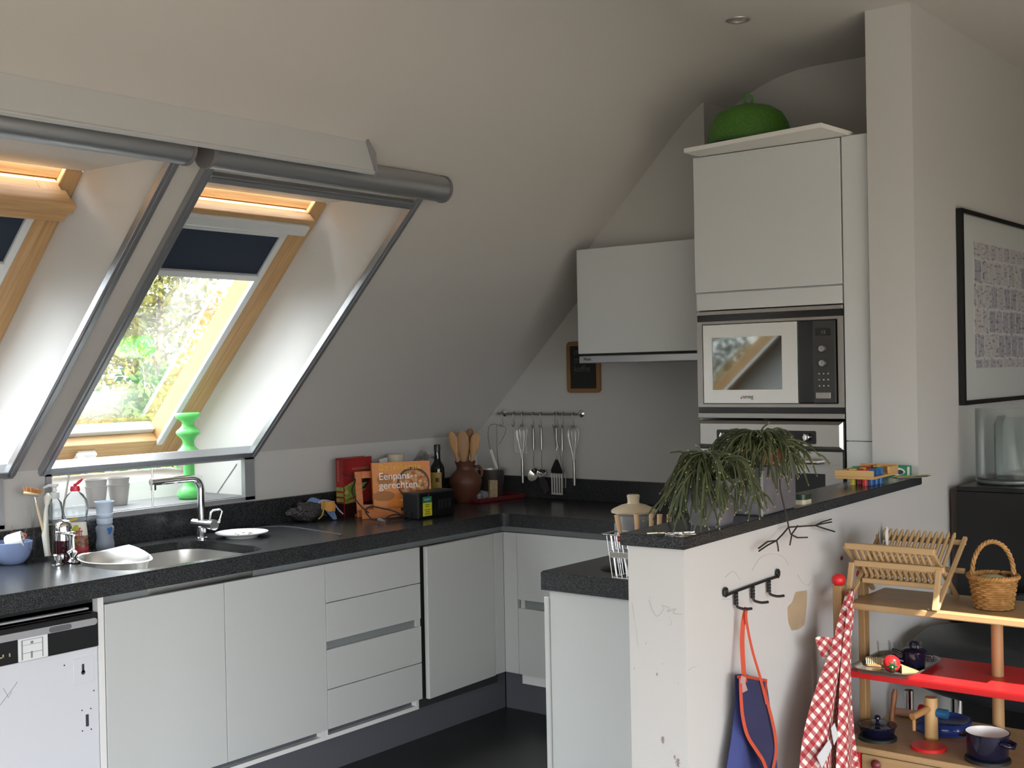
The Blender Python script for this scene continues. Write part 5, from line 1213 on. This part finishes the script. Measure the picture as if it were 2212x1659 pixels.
t = thing('glass_vase', 'large clear cylinder vase standing on the black cabinet', 'vase', (-.150, -2.655, 1.0525))
obj('cylinder', lathe([(0, .012), (.100, .012), (.112, .006), (.110, 0), (.116, .004), (.118, .02), (.118, .270), (.115, .270), (.114, .022), (.10, .016), (0, .016)], 40), VG, t, smooth=40)
obj('base_ring', lathe([(.105, .001), (.117, .004), (.1185, .012), (.117, .016), (.104, .012)], 40), mat('glass_dark_edge', (.10, .115, .11, 1), .1), t, smooth=50)
t = thing('glass_vase', 'second clear cylinder vase half behind the first on the black cabinet', 'vase', (.115, -2.640, 1.0525))
obj('cylinder', lathe([(0, .006), (.10, .006), (.112, 0), (.116, .004), (.117, .20), (.105, .232), (.102, .232), (.113, .20), (.112, .010), (0, .010)], 40), VG, t, smooth=40)
LEA = mat('black_leather', (.016, .019, .022, 1), .42, bump=(120, .15))
t = thing('lounge_chair', 'black leather lounge chair in front of the black cabinet, behind the toy kitchen', 'chair', (-.72, -2.90, 0))
def cushion(x0, x1, y0, y1, z0, z1, r):
    bm = bmesh.new(); box(bm, x0, x1, y0, y1, z0, z1); bmesh.ops.subdivide_edges(bm, edges=bm.edges[:], cuts=6, use_grid_fill=True)
    c = Vector(((x0+x1)/2, (y0+y1)/2, (z0+z1)/2)); hx, hy, hz_ = (x1-x0)/2, (y1-y0)/2, (z1-z0)/2
    for v in bm.verts:
        u = Vector(((v.co.x-c.x)/hx, (v.co.y-c.y)/hy, (v.co.z-c.z)/hz_)); k = 1-.10*(u.x**2*u.y**2)-.16*(u.z**2*(u.x**2+u.y**2)/2)
        v.co = c + Vector((u.x*hx*k, u.y*hy*k, u.z*hz_*k*(1+.12*(1-u.x**2)*(1-u.y**2))))
    return bm
obj('seat', cushion(-.30, .24, -.40, .375, .450, .630, .05), LEA, t, smooth=70)
bm = cushion(-.10, .10, -.40, .26, .0, .22, .05); bm.transform(Matrix.Translation((.17, 0, .50)) @ Matrix.Rotation(.35, 4, 'Y'))
obj('backrest', bm, LEA, t, smooth=70)
for x in (-.26, .20):
    for y in (-.34, .32): obj('leg', cyl((x, y, 0), (x, y, .47), .014, 12), CHROME, t, smooth=50)

# ------------------------------------------------------------------ toy kitchen
BEECH = mat('beech_board', (.37, .245, .125, 1), .45, noise=(7, (.32, .205, .095, 1), (12, 1, 12), .35, .65))
BEECH2 = mat('beech_post', (.33, .195, .085, 1), .5, noise=(6, (.27, .155, .062, 1), (10, 10, 1), .35, .65))
TRED = mat('toy_red', (.52, .014, .016, 1), .35)
tk = thing('toy_kitchen', 'wooden toy kitchen with a red middle shelf beside the half wall', 'toy kitchen', (-1.40, -2.90, 0))
def tb(nm, *a, m=BEECH, bev=.003, label=None): return obj(nm, BOX(*a, bev), m, tk, world=True, label=label)
tb('top_shelf', -1.54, -1.27, -3.16, -2.622, .822, .840)
tb('middle_shelf', -1.545, -1.26, -3.20, -2.622, .636, .655, m=TRED, label='red shelf')
tb('worktop', -1.545, -1.14, -3.20, -2.600, .432, .450)
tb('front_post', -1.578, -1.552, -2.624, -2.598, 0, .890, m=BEECH2)
tb('back_post', -1.412, -1.378, -2.620, -2.600, 0, .880, m=BEECH2)
for nm, x, y, z in (('red_knob', -1.565, -2.611, .888), ('red_knob', -1.395, -2.610, .878)):
    obj(nm, xf(lathe([(0, 0), (.008, 0), (.016, .006), (.0195, .016), (.016, .027), (.008, .032), (0, .033)], 20), (x, y, z)), TRED, tk, smooth=60, world=True)
obj('round_post', merge(cyl((-1.385, -2.975, .450), (-1.385, -2.975, .636), .0155, 20), cyl((-1.385, -2.975, .655), (-1.385, -2.975, .822), .0155, 20)), BEECH2, tk, smooth=50, world=True)
tb('side_panel', -1.535, -1.15, -2.622, -2.606, .02, .432, m=TRED, label='red side panel')
tb('side_panel', -1.535, -1.15, -3.19, -3.174, .02, .432, m=TRED, label='red side panel')
tb('red_stile', -1.538, -1.520, -2.652, -2.622, .02, .432, m=TRED, label='red stile')
tb('door_panel', -1.536, -1.522, -2.92, -2.655, .03, .428)
tb('door_panel', -1.536, -1.522, -3.17, -2.925, .03, .428)
obj('door_knob', xf(lathe([(0, .020), (.010, .018), (.014, .010), (.008, .002), (.008, 0)], 18), (-1.537, -2.700, .408), ry=-pi/2), mat('dark_red_knob', (.12, .015, .02, 1), .4), tk, smooth=60, world=True)
for nm, x, y, r, m in (('burner_plate', -1.452, -2.668, .052, BLACKM), ('burner_plate', -1.458, -2.812, .047, TRED), ('burner_plate', -1.470, -2.972, .058, BLACKM)):
    obj(nm, xf(lathe([(0, .0085), (r-.002, .0085), (r, .0065), (r, .0), (0, 0)], 36), (x, y, .4502)), m, tk, smooth=40, world=True, label='red burner plate' if m is TRED else 'black burner plate')
NVY = mat('navy_enamel', (.006, .0062, .020, 1), .14)
SINKB = mat('sink_blue', (.018, .04, .19, 1), .15)
obj('sink_bowl', xf(lathe([(0, .010), (.05, .012), (.066, .020), (.070, .031), (.074, .031), (.072, .020), (.074, .010), (.082, .004), (.082, .0), (0, .0)], 36), (-1.262, -2.790, .4505)), SINKB, tk, smooth=50, world=True, label='blue sink bowl')
obj('tap_column', xf(lathe([(0, 0), (.0180, 0), (.0180, .112), (.0165, .116), (0, .116)], 24), (-1.372, -2.790, .4505)), mat('toy_beech', (.52, .32, .13, 1), .5), tk, smooth=45, world=True)
obj('tap_spout', merge(cyl((-1.384, -2.787, .537), (-1.45, -2.766, .526), .0098, 16), cyl((-1.444, -2.768, .522), (-1.444, -2.768, .488), .0050, 10)), mat('toy_beech_dark', (.38, .20, .075, 1), .5), tk, smooth=45, world=True)
obj('tap_handle', merge(cyl((-1.372, -2.807, .526), (-1.372, -2.836, .526), .0130, 20)), mat('tap_blue', (.012, .09, .20, 1), .4), tk, smooth=40, world=True, label='blue tap handle')
obj('tap_handle', cyl((-1.356, -2.770, .524), (-1.352, -2.752, .524), .0130, 20), TRED, tk, smooth=40, world=True, label='red tap handle')

# dish rack
t = thing('toy_dish_rack', 'folding wooden toy dish rack on the top shelf of the toy kitchen', 'dish rack', (-1.43, -2.745, .8405))
RKW = mat('rack_beech', (.42, .275, .135, 1), .5)
def rk(nm, bm, **k): return obj(nm, bm, RKW, t, world=True, **k)
rk('rail', BOX(-1.536, -1.522, -2.864, -2.616, .985, 1.003, .003)); rk('rail', BOX(-1.512, -1.498, -2.880, -2.632, .936, .953, .003))
rk('rail', BOX(-1.478, -1.466, -2.862, -2.640, .886, .900, .003)); rk('rail', BOX(-1.315, -1.303, -2.872, -2.616, .985, 1.000, .003))
rk('rail', BOX(-1.365, -1.353, -2.885, -2.632, .915, .930, .003))
for k in range(13):
    y = -2.640 - .0165*k
    rk('slat', tube([(-1.524, y, .992), (-1.440, y-.006, .890)], .0052, 8), smooth=60)
    rk('slat', tube([(-1.296, y, 1.016), (-1.304, y, 1.008), (-1.466, y-.004, .892)], [.003, .0058, .0052], 8), smooth=60)
def bar4(p0, p1, w, h):
    d = (Vector(p1)-Vector(p0)); L = d.length; bm = BOX(-w, w, -h, h, 0, L, .002)
    bm.transform(Matrix.Translation(p0) @ d.to_track_quat('Z', 'Y').to_matrix().to_4x4()); return bm
for y in (-2.628, -2.868):
    rk('leg', bar4((-1.535, y, .845), (-1.300, y, 1.006), .006, .005)); rk('leg', bar4((-1.335, y+.013, .845), (-1.530, y+.013, .994), .006, .005))
    rk('front_foot', bar4((-1.543, y+.002, .8425), (-1.508, y+.002, .945), .0075, .0055))
for y, r, l in ((-2.652, .034, 'pale grey toy plate standing first from the half wall in the dish rack'), (-2.668, .027, 'smaller white toy plate standing second in the dish rack')):
    o = obj('toy_plate', xf(lathe([(0, .001), (r*.6, .001), (r, .005), (r, .0065), (r*.6, .0025), (0, .0025)], 28), rx=pi/2, rz=.25), mat('plate_grey', (.42, .43, .45, 1), .4) if r > .03 else WHITEP, smooth=45); o.location = (-1.375, y, 1.010 if r > .03 else 1.005)
    tag(o, l, 'plate', 'toy plates in the dish rack')
# wicker basket
WICK = mat('wicker', (.26, .125, .035, 1), .6, noise=(60, (.40, .21, .07, 1), (1, 1, 1), .4, .65))
t = thing('wicker_basket', 'small brown wicker basket with an arched handle on the top shelf', 'basket', (-1.415, -2.976, .8405))
bm = bmesh.new(); NR = 13
for k in range(NR):
    f = k/(NR-1); r = .046 + .012*f; z = .005 + .074*f
    tube([((r + .0024*cos(13*a + pi*(k % 2)))*cos(a), (r + .0024*cos(13*a + pi*(k % 2)))*sin(a), z) for a in [2*pi*i/78 for i in range(78)]], .0034, 5, bm, closed=True)
obj('wicker_weave', bm, WICK, t, smooth=70)
obj('inside', lathe([(0, .003), (.043, .004), (.054, .078)], 24), mat('wicker_dark', (.10, .05, .015, 1), .8), t, smooth=50)
bm = bmesh.new()
for ph in (0, pi*2/3, pi*4/3):
    tube([((.0615 + .004*cos(16*a+ph))*cos(a), (.0615 + .004*cos(16*a+ph))*sin(a), .085 + .004*sin(16*a+ph)) for a in [2*pi*i/96 for i in range(96)]], .0036, 5, bm, closed=True)
obj('braided_rim', bm, WICK, t, smooth=70)
bm = bmesh.new(); hd_ = Vector((.45, -.893, 0))
for ph in (0, pi*2/3, pi*4/3):
    P = []
    for i in range(41):
        a = pi*i/40; e = 1.0
        c = hd_*(.052*cos(a)) + Vector((0, 0, .080 + .096*sin(a)**.85)); q = a*13 + ph
        P.append(c + Vector((.893, .45, 0))*.0036*cos(q) + (hd_*cos(a) + Vector((0, 0, sin(a))))*.0036*sin(q))
    tube(P, .0036, 6, bm)
obj('handle', bm, WICK, t, smooth=70)
obj('cloth_lining', lathe([(.050, .072), (.040, .080), (.02, .086), (0, .087)], 20), mat('lining_green', (.42, .46, .30, 1), .9), t, smooth=60)

# red shelf
t = thing('steel_tray', 'rounded steel tray on the red shelf of the toy kitchen', 'tray', (-1.44, -2.722, .6555))
bm = bmesh.new(); rings = []
for dx, z, r in ((-.012, .002, .03), (0, .003, .04), (.004, .011, .044), (.012, .014, .05), (.014, .013, .05), (.005, .008, .045), (0, .0, .04)):
    rings.append([bm.verts.new((p[0], p[1], z)) for p in rrect(.240+2*dx, .158+2*dx, r, 6)])
for a, b in zip(rings, rings[1:]):
    for k in range(len(a)): bm.faces.new((a[k], a[(k+1) % len(a)], b[(k+1) % len(a)], b[k]))
bm.faces.new(rings[0]); bm.faces.new(rings[-1][::-1]); bmesh.ops.recalc_face_normals(bm, faces=bm.faces[:])
obj('dish', bm, STEELD, t, smooth=50)
TZ = .6582
for i, (x, y, l) in enumerate(((-1.395, -2.668, 'clear toy tumbler at the post end of the steel tray'), (-1.368, -2.690, 'clear toy tumbler at the back of the steel tray, second from the post'), (-1.385, -2.712, 'clear toy tumbler in the middle of the steel tray behind the tomato'), (-1.350, -2.738, 'clear toy tumbler at the back of the steel tray behind the blue toy pot'))):
    tumbler('toy_tumbler', l, 'glass', (x, y, TZ), .0165, .0205, .052, 0, 0, CLEAR, 'toy tumblers on the steel tray')
t = thing('toy_brush', 'small wooden brush with pale bristles lying on the steel tray', 'brush', (-1.475, -2.672, TZ+.001), -1.33)
obj('back', prism(rrect(.050, .022, .010, 4, 0, 0) , 0, .006, 'z'), BEECH2, t)
obj('handle', prism([(.02, -.006), (.085, -.004), (.088, 0), (.085, .004), (.02, .006)], .0005, .0055, 'z'), BEECH2, t)
bm = bmesh.new()
for i in range(9):
    for j in range(4):
        x, y = -.020 + .005*i, -.0075 + .005*j
        tube([(x, y, .006), (x*1.06, y*1.15, .022)], .0019, 5, bm)
obj('bristles', bm, mat('pale_bristles', (.52, .42, .25, 1), .8), t, kind='stuff')
t = thing('toy_tomato', 'red wooden tomato with a green star leaf at the front of the steel tray', 'toy', (-1.520, -2.738, TZ+.0245), .46)
TM = Matrix.Rotation(-pi/2-.22, 4, 'Y')
bm = lathe([(0, -.020), (.010, -.019), (.020, -.011), (.0235, 0), (.020, .012), (.010, .0185), (.003, .0185), (0, .018)], 28); bm.transform(TM)
obj('fruit', bm, mat('tomato_red', (.40, .012, .014, 1), .2), t, smooth=60)
st = [((.0165 if k % 2 else .008)*cos(2*pi*k/12), (.0165 if k % 2 else .008)*sin(2*pi*k/12)) for k in range(12)]
bm = prism(st, .0200, .0212, 'z')
for v in bm.verts: v.co.z -= 17*(v.co.x**2+v.co.y**2)
bm.transform(TM); obj('star_leaf', bm, mat('leaf_green', (.015, .075, .03, 1), .5), t)
bm = lathe([(0, .0245), (.0022, .0235), (.0024, .019)], 8); bm.transform(TM)
obj('stalk', bm, mat('stalk_yellow', (.40, .33, .12, 1), .5), t, smooth=50)
t = thing('toy_board', 'small wooden wedge lying behind the toy tomato', 'toy', (-1.488, -2.772, TZ), -.9)
obj('wedge', prism([(-.022, 0), (.026, 0), (.026, .004), (-.022, .020)], -.014, .014, 'y'), BEECH, t)
t = thing('toy_coffee_pot', 'dark blue enamel toy pot with lid and spout on the steel tray', 'toy pot', (-1.432, -2.766, TZ))
obj('body', lathe([(0, 0), (.028, 0), (.030, .004), (.0315, .040), (.033, .043), (0, .043)], 28), NVY, t, smooth=45)
obj('lid', lathe([(.0335, .043), (.034, .046), (.026, .052), (.012, .055), (0, .0555)], 28), NVY, t, smooth=50)
obj('lid_handle', tube([(.010, .012, .054), (.010, .012, .064), (.004, .004, .070), (-.004, -.010, .070), (-.006, -.014, .064), (-.006, -.014, .054)], .0036, 8), NVY, t, smooth=60)
obj('spout', tube([(-.018, .024, .018), (-.026, .036, .022), (-.036, .044, .036)], [.009, .0075, .005], 10), NVY, t, smooth=60)
obj('side_handle', tube([(-.012, .030, .038), (-.020, .042, .046), (-.020, .052, .046)], .0038, 8), NVY, t, smooth=60)
obj('side_handle', tube([(.014, -.028, .034), (.020, -.042, .034), (.018, -.046, .022), (.014, -.030, .020)], .0034, 8), NVY, t, smooth=60)

# worktop of the toy kitchen
BZ = .4590
t = thing('toy_pan', 'dark blue enamel toy pan with a knobbed lid on the left black burner', 'toy pan', (-1.452, -2.668, BZ))
obj('body', lathe([(0, 0), (.036, 0), (.044, .006), (.049, .026), (.052, .028), (0, .028)], 32), NVY, t, smooth=45)
obj('lid', lathe([(.052, .028), (.0525, .032), (.047, .031), (.030, .036), (.012, .038), (0, .038)], 32), NVY, t, smooth=45)
obj('lid_knob', lathe([(.004, .037), (.0045, .044), (.0085, .047), (.0085, .053), (.004, .057), (0, .057)], 16), NVY, t, smooth=50)
o = obj('toy_mallet', tube([(0, 0, 0), (.008, -.004, .05), (.018, -.008, .105), (.020, -.009, .118)], [.0065, .0075, .0085, .005], 12), mat('reddish_wood', (.22, .085, .03, 1), .5), smooth=60); o.location = (-1.372, -2.672, .4505); tag(o, 'reddish wooden handle standing up behind the blue toy pan', 'utensil')
t = thing('toy_saucepan', 'dark blue enamel toy saucepan with white inside on the right black burner', 'toy pan', (-1.470, -2.972, BZ))
obj('body', lathe([(0, 0), (.046, 0), (.051, .006), (.0535, .062), (.0565, .064), (.0565, .067), (.0535, .067)], 36), NVY, t, smooth=45)
obj('inside', lathe([(.0535, .067), (.0515, .062), (.049, .008), (.044, .004), (0, .004)], 36), WHITEP, t, smooth=45, label='white enamel inside')
for s in (1, -1):
    d_ = Vector((.30*s, .95*s, 0)); n_ = Vector((-.95, .30, 0))
    obj('ear_handle', tube([d_*.052 + n_*.016 + Vector((0, 0, .050)), d_*.070 + n_*.016 + Vector((0, 0, .046)), d_*.076 + Vector((0, 0, .043)), d_*.070 - n_*.016 + Vector((0, 0, .046)), d_*.052 - n_*.016 + Vector((0, 0, .050))], .0058, 10), NVY, t, smooth=60)
t = thing('toy_rolling_pin', 'small pale wooden rolling pin at the back of the toy worktop', 'rolling pin', (-1.205, -2.655, .4625))
obj('roller', cyl((0, .030, 0), (.0, -.040, 0), .0115, 16), mat('pinkish_wood', (.40, .22, .15, 1), .6), t, smooth=45)
obj('grip', tube([(.0, -.040, 0), (0, -.044, 0), (0, -.060, 0)], [.005, .0075, .0065], 12), mat('pinkish_wood', (.40, .22, .15, 1), .6), t, smooth=45)

# gingham apron on the front post
def gingham():
    m = bpy.data.materials.new('gingham'); m.use_nodes = True; nt = m.node_tree; b = nt.nodes['Principled BSDF']; b.inputs['Roughness'].default_value = .85
    uv = nt.nodes.new('ShaderNodeTexCoord'); mp = nt.nodes.new('ShaderNodeMapping'); mp.inputs['Rotation'].default_value = (0, 0, radians(38)); mp.inputs['Scale'].default_value = (44, 44, 44)
    se = nt.nodes.new('ShaderNodeSeparateXYZ'); nt.links.new(uv.outputs['UV'], mp.inputs[0]); nt.links.new(mp.outputs[0], se.inputs[0])
    st = []
    for ax in 'XY':
        f = nt.nodes.new('ShaderNodeMath'); f.operation = 'FRACT'; g = nt.nodes.new('ShaderNodeMath'); g.operation = 'GREATER_THAN'; g.inputs[1].default_value = .5
        nt.links.new(se.outputs[ax], f.inputs[0]); nt.links.new(f.outputs[0], g.inputs[0]); st.append(g)
    ad = nt.nodes.new('ShaderNodeMath'); ad.operation = 'ADD'; nt.links.new(st[0].outputs[0], ad.inputs[0]); nt.links.new(st[1].outputs[0], ad.inputs[1])
    hf = nt.nodes.new('ShaderNodeMath'); hf.operation = 'MULTIPLY'; hf.inputs[1].default_value = .5; nt.links.new(ad.outputs[0], hf.inputs[0])
    cr = nt.nodes.new('ShaderNodeValToRGB'); cr.color_ramp.interpolation = 'CONSTANT'
    e = cr.color_ramp.elements; e[0].position = 0; e[0].color = (.68, .64, .60, 1); e[1].position = .4; e[1].color = (.42, .12, .12, 1)
    e2 = e.new(.8); e2.color = (.30, .020, .028, 1)
    nt.links.new(hf.outputs[0], cr.inputs[0]); nt.links.new(cr.outputs[0], b.inputs['Base Color'])
    return m
GIN = gingham()
t = thing('checked_apron', 'red and white checked apron hanging from the red-knobbed front post', 'apron', tuple(hwp(-1.0, .86, .11)))
Q = lambda tt, z, o: hwp(tt - 1.2*(o-.075), z, o)
rows = [[Q(-.945, .875, .105), Q(-.925, .880, .118), Q(-.905, .878, .112), Q(-.885, .868, .100)],
        [Q(-1.000, .815, .104), Q(-.965, .815, .122), Q(-.935, .815, .110), Q(-.905, .812, .116)],
        [Q(-1.055, .745, .102), Q(-1.005, .745, .125), Q(-.965, .745, .108), Q(-.930, .745, .118)],
        [Q(-1.130, .680, .096), Q(-1.055, .68, .128), Q(-.990, .68, .106), Q(-.942, .68, .122)],
        [Q(-1.200, .605, .090), Q(-1.100, .605, .128), Q(-1.010, .605, .102), Q(-.945, .605, .124)],
        [Q(-1.245, .535, .088), Q(-1.135, .535, .130), Q(-1.020, .535, .100), Q(-.938, .535, .126)],
        [Q(-1.268, .465, .088), Q(-1.155, .465, .134), Q(-1.020, .465, .100), Q(-.928, .465, .130)],
        [Q(-1.275, .39, .088), Q(-1.165, .39, .136), Q(-1.010, .39, .100), Q(-.900, .39, .134)],
        [Q(-1.280, .31, .088), Q(-1.165, .31, .136), Q(-1.000, .31, .100), Q(-.875, .31, .136)]]
bm, g = gridsheet(rows); obj('cloth', bm, GIN, t, smooth=75, world=True)
rows = [[Q(-.965, .84, .124), Q(-.945, .84, .132), Q(-.93, .84, .126)], [Q(-1.02, .72, .128), Q(-.985, .72, .142), Q(-.958, .72, .130)], [Q(-1.055, .60, .134), Q(-1.01, .60, .150), Q(-.968, .60, .134)], [Q(-1.085, .46, .138), Q(-1.03, .46, .156), Q(-.975, .46, .138)], [Q(-1.10, .31, .140), Q(-1.03, .31, .160), Q(-.955, .31, .140)]]
bm, g = gridsheet(rows); obj('front_fold', bm, GIN, t, smooth=75, world=True)
rows = [[Q(-1.125, .772, .070), Q(-1.105, .775, .080), Q(-1.030, .765, .104)], [Q(-1.108, .740, .072), Q(-1.09, .745, .084), Q(-1.030, .735, .106)], [Q(-1.090, .712, .080), Q(-1.08, .72, .09), Q(-1.040, .705, .106)]]
bm, g = gridsheet(rows); obj('corner_flap', bm, GIN, t, smooth=75, world=True)
bm, g = gridsheet([[Q(-.965, .872, .124), Q(-.93, .885, .132), Q(-.885, .876, .112), Q(-.872, .862, .085)], [Q(-.968, .85, .122), Q(-.93, .862, .130), Q(-.89, .855, .112), Q(-.875, .845, .085)]]); obj('neck_loop', bm, GIN, t, smooth=75, world=True)
TAG = mat('white_tag', (.62, .63, .67, 1), .7)
for nm, ps in (('white_patch', ((-1.213, .515), (-1.130, .536), (-1.112, .512), (-1.180, .477))), ('white_patch', ((-1.118, .563), (-1.095, .570), (-1.070, .532), (-1.100, .515)))):
    bm = quads([[Q(a, z, .139) for a, z in ps]]); bmesh.ops.recalc_face_normals(bm, faces=bm.faces[:]); bmesh.ops.solidify(bm, geom=bm.faces[:], thickness=.0015)
    obj(nm, bm, TAG, t, world=True, label='white sewn-on patch')

# ------------------------------------------------------------------ trees outside the roof windows
BARK = mat('bark', (.10, .085, .065, 1), .9, noise=(8, (.22, .20, .17, 1), (1, 1, 4), .4, .6))
def tree(label, x, y, z0, h, rx_, rz_, n, seed, cols, dens=1., group='trees outside the roof windows'):
    rnd = random.Random(seed); t = thing('tree', label, 'tree', (x, y, z0), 0, group)
    bm = tube([(0, 0, 0), (.05, .03, h*.4), (-.04, 0, h*.75), (.02, .02, h*.97)], [.11, .09, .05, .012], 8)
    ends = []
    for k in range(34):
        f = rnd.uniform(.30, .97); a = rnd.uniform(0, 2*pi); L = rx_*(1.05-abs(f-.55)*1.1)*rnd.uniform(.55, 1)
        p = Vector((0, 0, h*f)); e = p + Vector((cos(a)*L, sin(a)*L, rnd.uniform(-.1, .45)*L)); m_ = p.lerp(e, .5) + Vector((0, 0, .12*L))
        tube(spline([p, m_, e], 3), [.022, .02, .017, .014, .011, .008, .004], 5, bm); ends.append((p, m_, e))
    obj('trunk', bm, BARK, t, smooth=60)
    lv = [bmesh.new() for _ in cols]
    for i in range(n):
        p, m_, e = ends[rnd.randrange(len(ends))]
        f = rnd.uniform(.25, 1.05); c = (p.lerp(m_, f*2) if f < .5 else m_.lerp(e, f*2-1)) + Vector((rnd.gauss(0, .16), rnd.gauss(0, .16), rnd.gauss(-.10, .20)))
        s = rnd.uniform(.030, .060); q = Quaternion((rnd.gauss(0, 1), rnd.gauss(0, 1), rnd.gauss(0, 1), rnd.gauss(0, 1))).normalized()
        b = lv[min(len(cols)-1, int(rnd.random()**1.2*len(cols)))]
        vs = [b.verts.new(c + q @ Vector(v)*s) for v in ((-1, 0, 0), (0, -.55, .12), (1, 0, 0), (0, .55, .12))]
        b.faces.new(vs)
    for b, m in zip(lv, cols): obj('foliage', b, m, t, kind='stuff')
def leafm(nm, col):
    m = mat(nm, col, .6); b = m.node_tree.nodes['Principled BSDF']; b.inputs['Specular IOR Level'].default_value = .2
    nt = m.node_tree; o = nt.nodes['Material Output']; tr = nt.nodes.new('ShaderNodeBsdfTranslucent'); tr.inputs[0].default_value = col
    mx = nt.nodes.new('ShaderNodeMixShader'); mx.inputs[0].default_value = .45
    nt.links.new(b.outputs[0], mx.inputs[1]); nt.links.new(tr.outputs[0], mx.inputs[2]); nt.links.new(mx.outputs[0], o.inputs[0]); return m
G1 = [leafm('leaf_olive', (.21, .20, .065, 1)), leafm('leaf_yellow', (.37, .33, .11, 1)), leafm('leaf_gray', (.21, .24, .12, 1))]
G2 = [leafm('leaf_green', (.11, .24, .06, 1)), leafm('leaf_bright', (.19, .36, .10, 1))]
G3 = [leafm('leaf_dark', (.025, .05, .018, 1)), leafm('leaf_deep', (.04, .075, .025, 1))]
tree('olive-yellow birch right of centre beyond the window over the sink', 3.55, 7.6, -3.5, 6.9, 1.5, 1, 9000, 11, G1)
tree('low bright green tree low down in the middle of the sink window', 2.35, 6.2, -3.5, 5.1, 1.05, 1, 6000, 12, G2)
tree('yellowish tree on the left of the view through the sink window', 1.75, 7.2, -3.5, 5.9, 1.3, 1, 7500, 13, G1)
tree('sparse tall birch rising behind the bright green tree', 4.6, 9.6, -3.5, 8.2, 1.5, 1, 6500, 14, G1)
tree('dense dark tree mirrored in the microwave window', -11.4, 4.6, -3.5, 7.4, 2.3, 1, 7000, 15, G3)
tree('bright yellow-green bush mirrored low in the microwave window', -9.2, 3.6, -3.5, 4.75, 1.2, 1, 3600, 16, G1)
tree('dark tree farther along, mirrored in the microwave window', -15.5, 6.8, -3.5, 8.6, 2.6, 1, 5200, 17, G3)

# ------------------------------------------------------------------ pieces that belong to a part: one level deeper
def nest(root, part, *kids):
    ch = list(root.children)
    st = lambda o: o.name.rsplit('.', 1)[0] if o.name[-3:].isdigit() and '.' in o.name else o.name
    ps = [o for o in ch if st(o) == part]
    if not ps: return
    for o in ch:
        if st(o) in kids and o is not ps[0]: o.parent = ps[0]
D = bpy.data.objects
nest(D['microwave'], 'control_panel', 'display', 'knob', 'button', 'open_button', 'display_digits')
nest(D['microwave'], 'door', 'window_glass', 'logo', 'logo_mark')
nest(D['oven'], 'control_fascia', 'control_window', 'knob', 'knob_grip')
nest(D['oven'], 'door', 'door_glass', 'handle')
nest(D['dishwasher'], 'control_panel', 'handle_bar', 'handle_grip', 'instruction_card', 'card_print', 'logo_marks')
nest(D['dishwasher'], 'door', 'slot_plate', 'keyhole', 'latch_slot', 'screw_holes', 'pencil_scribble')
nest(D['cooker_hood'], 'pull_out_visor', 'logo')
nest(D['detergent_bottle'], 'cap', 'flip_lid', 'spout')
nest(D['detergent_bottle'], 'body', 'label_base', 'label_middle', 'label_white', 'yellow_strip', 'lemon', 'lettering')
nest(D['oil_bottle'], 'body', 'label', 'label_emblem')
nest(D['radio'], 'front', 'button', 'sticker', 'sticker_head', 'lettering', 'sticker_print', 'red_light')
nest(D['cookbook'], 'cover', 'dark_band', 'asparagus_picture', 'spine_asparagus', 'tips_shadow', 'lettering', 'spine_lettering')
nest(D['cookbook.001'], 'cover', 'pan_picture', 'food_picture', 'herb_picture', 'bean_picture', 'lettering')
nest(D['storage_canister'], 'body', 'content_band')
nest(D['chalkboard'], 'slate', 'chalk_writing')
nest(D['cake_dome'], 'dome', 'ring_handle')
nest(D['toy_pan'], 'lid', 'lid_knob')
nest(D['toy_coffee_pot'], 'lid', 'lid_handle')
nest(D['toy_kitchen'], 'door_panel', 'door_knob')
nest(D['toy_kitchen'], 'front_post', 'red_knob')
nest(D['plaster_box'], 'carton', 'white_oval', 'dark_oval', 'side_panel')
nest(D['framed_picture'], 'mount', 'print')
nest(D['apron'], 'dark_front_fold', 'strap_end')
nest(D['checked_apron'], 'front_fold', 'white_patch')
nest(D['wall_socket'], 'plate', 'outlet')
nest(D['ceiling_spot'], 'ring', 'lamp')
for o in D:
    if o.get('kind') == 'structure' and o.name.startswith('window_'):
        nest(o, 'sash_rail', 'top_handle', 'latch', 'blind_cassette', 'blind_fascia')
        nest(o, 'sash_stile', 'blind_guide')
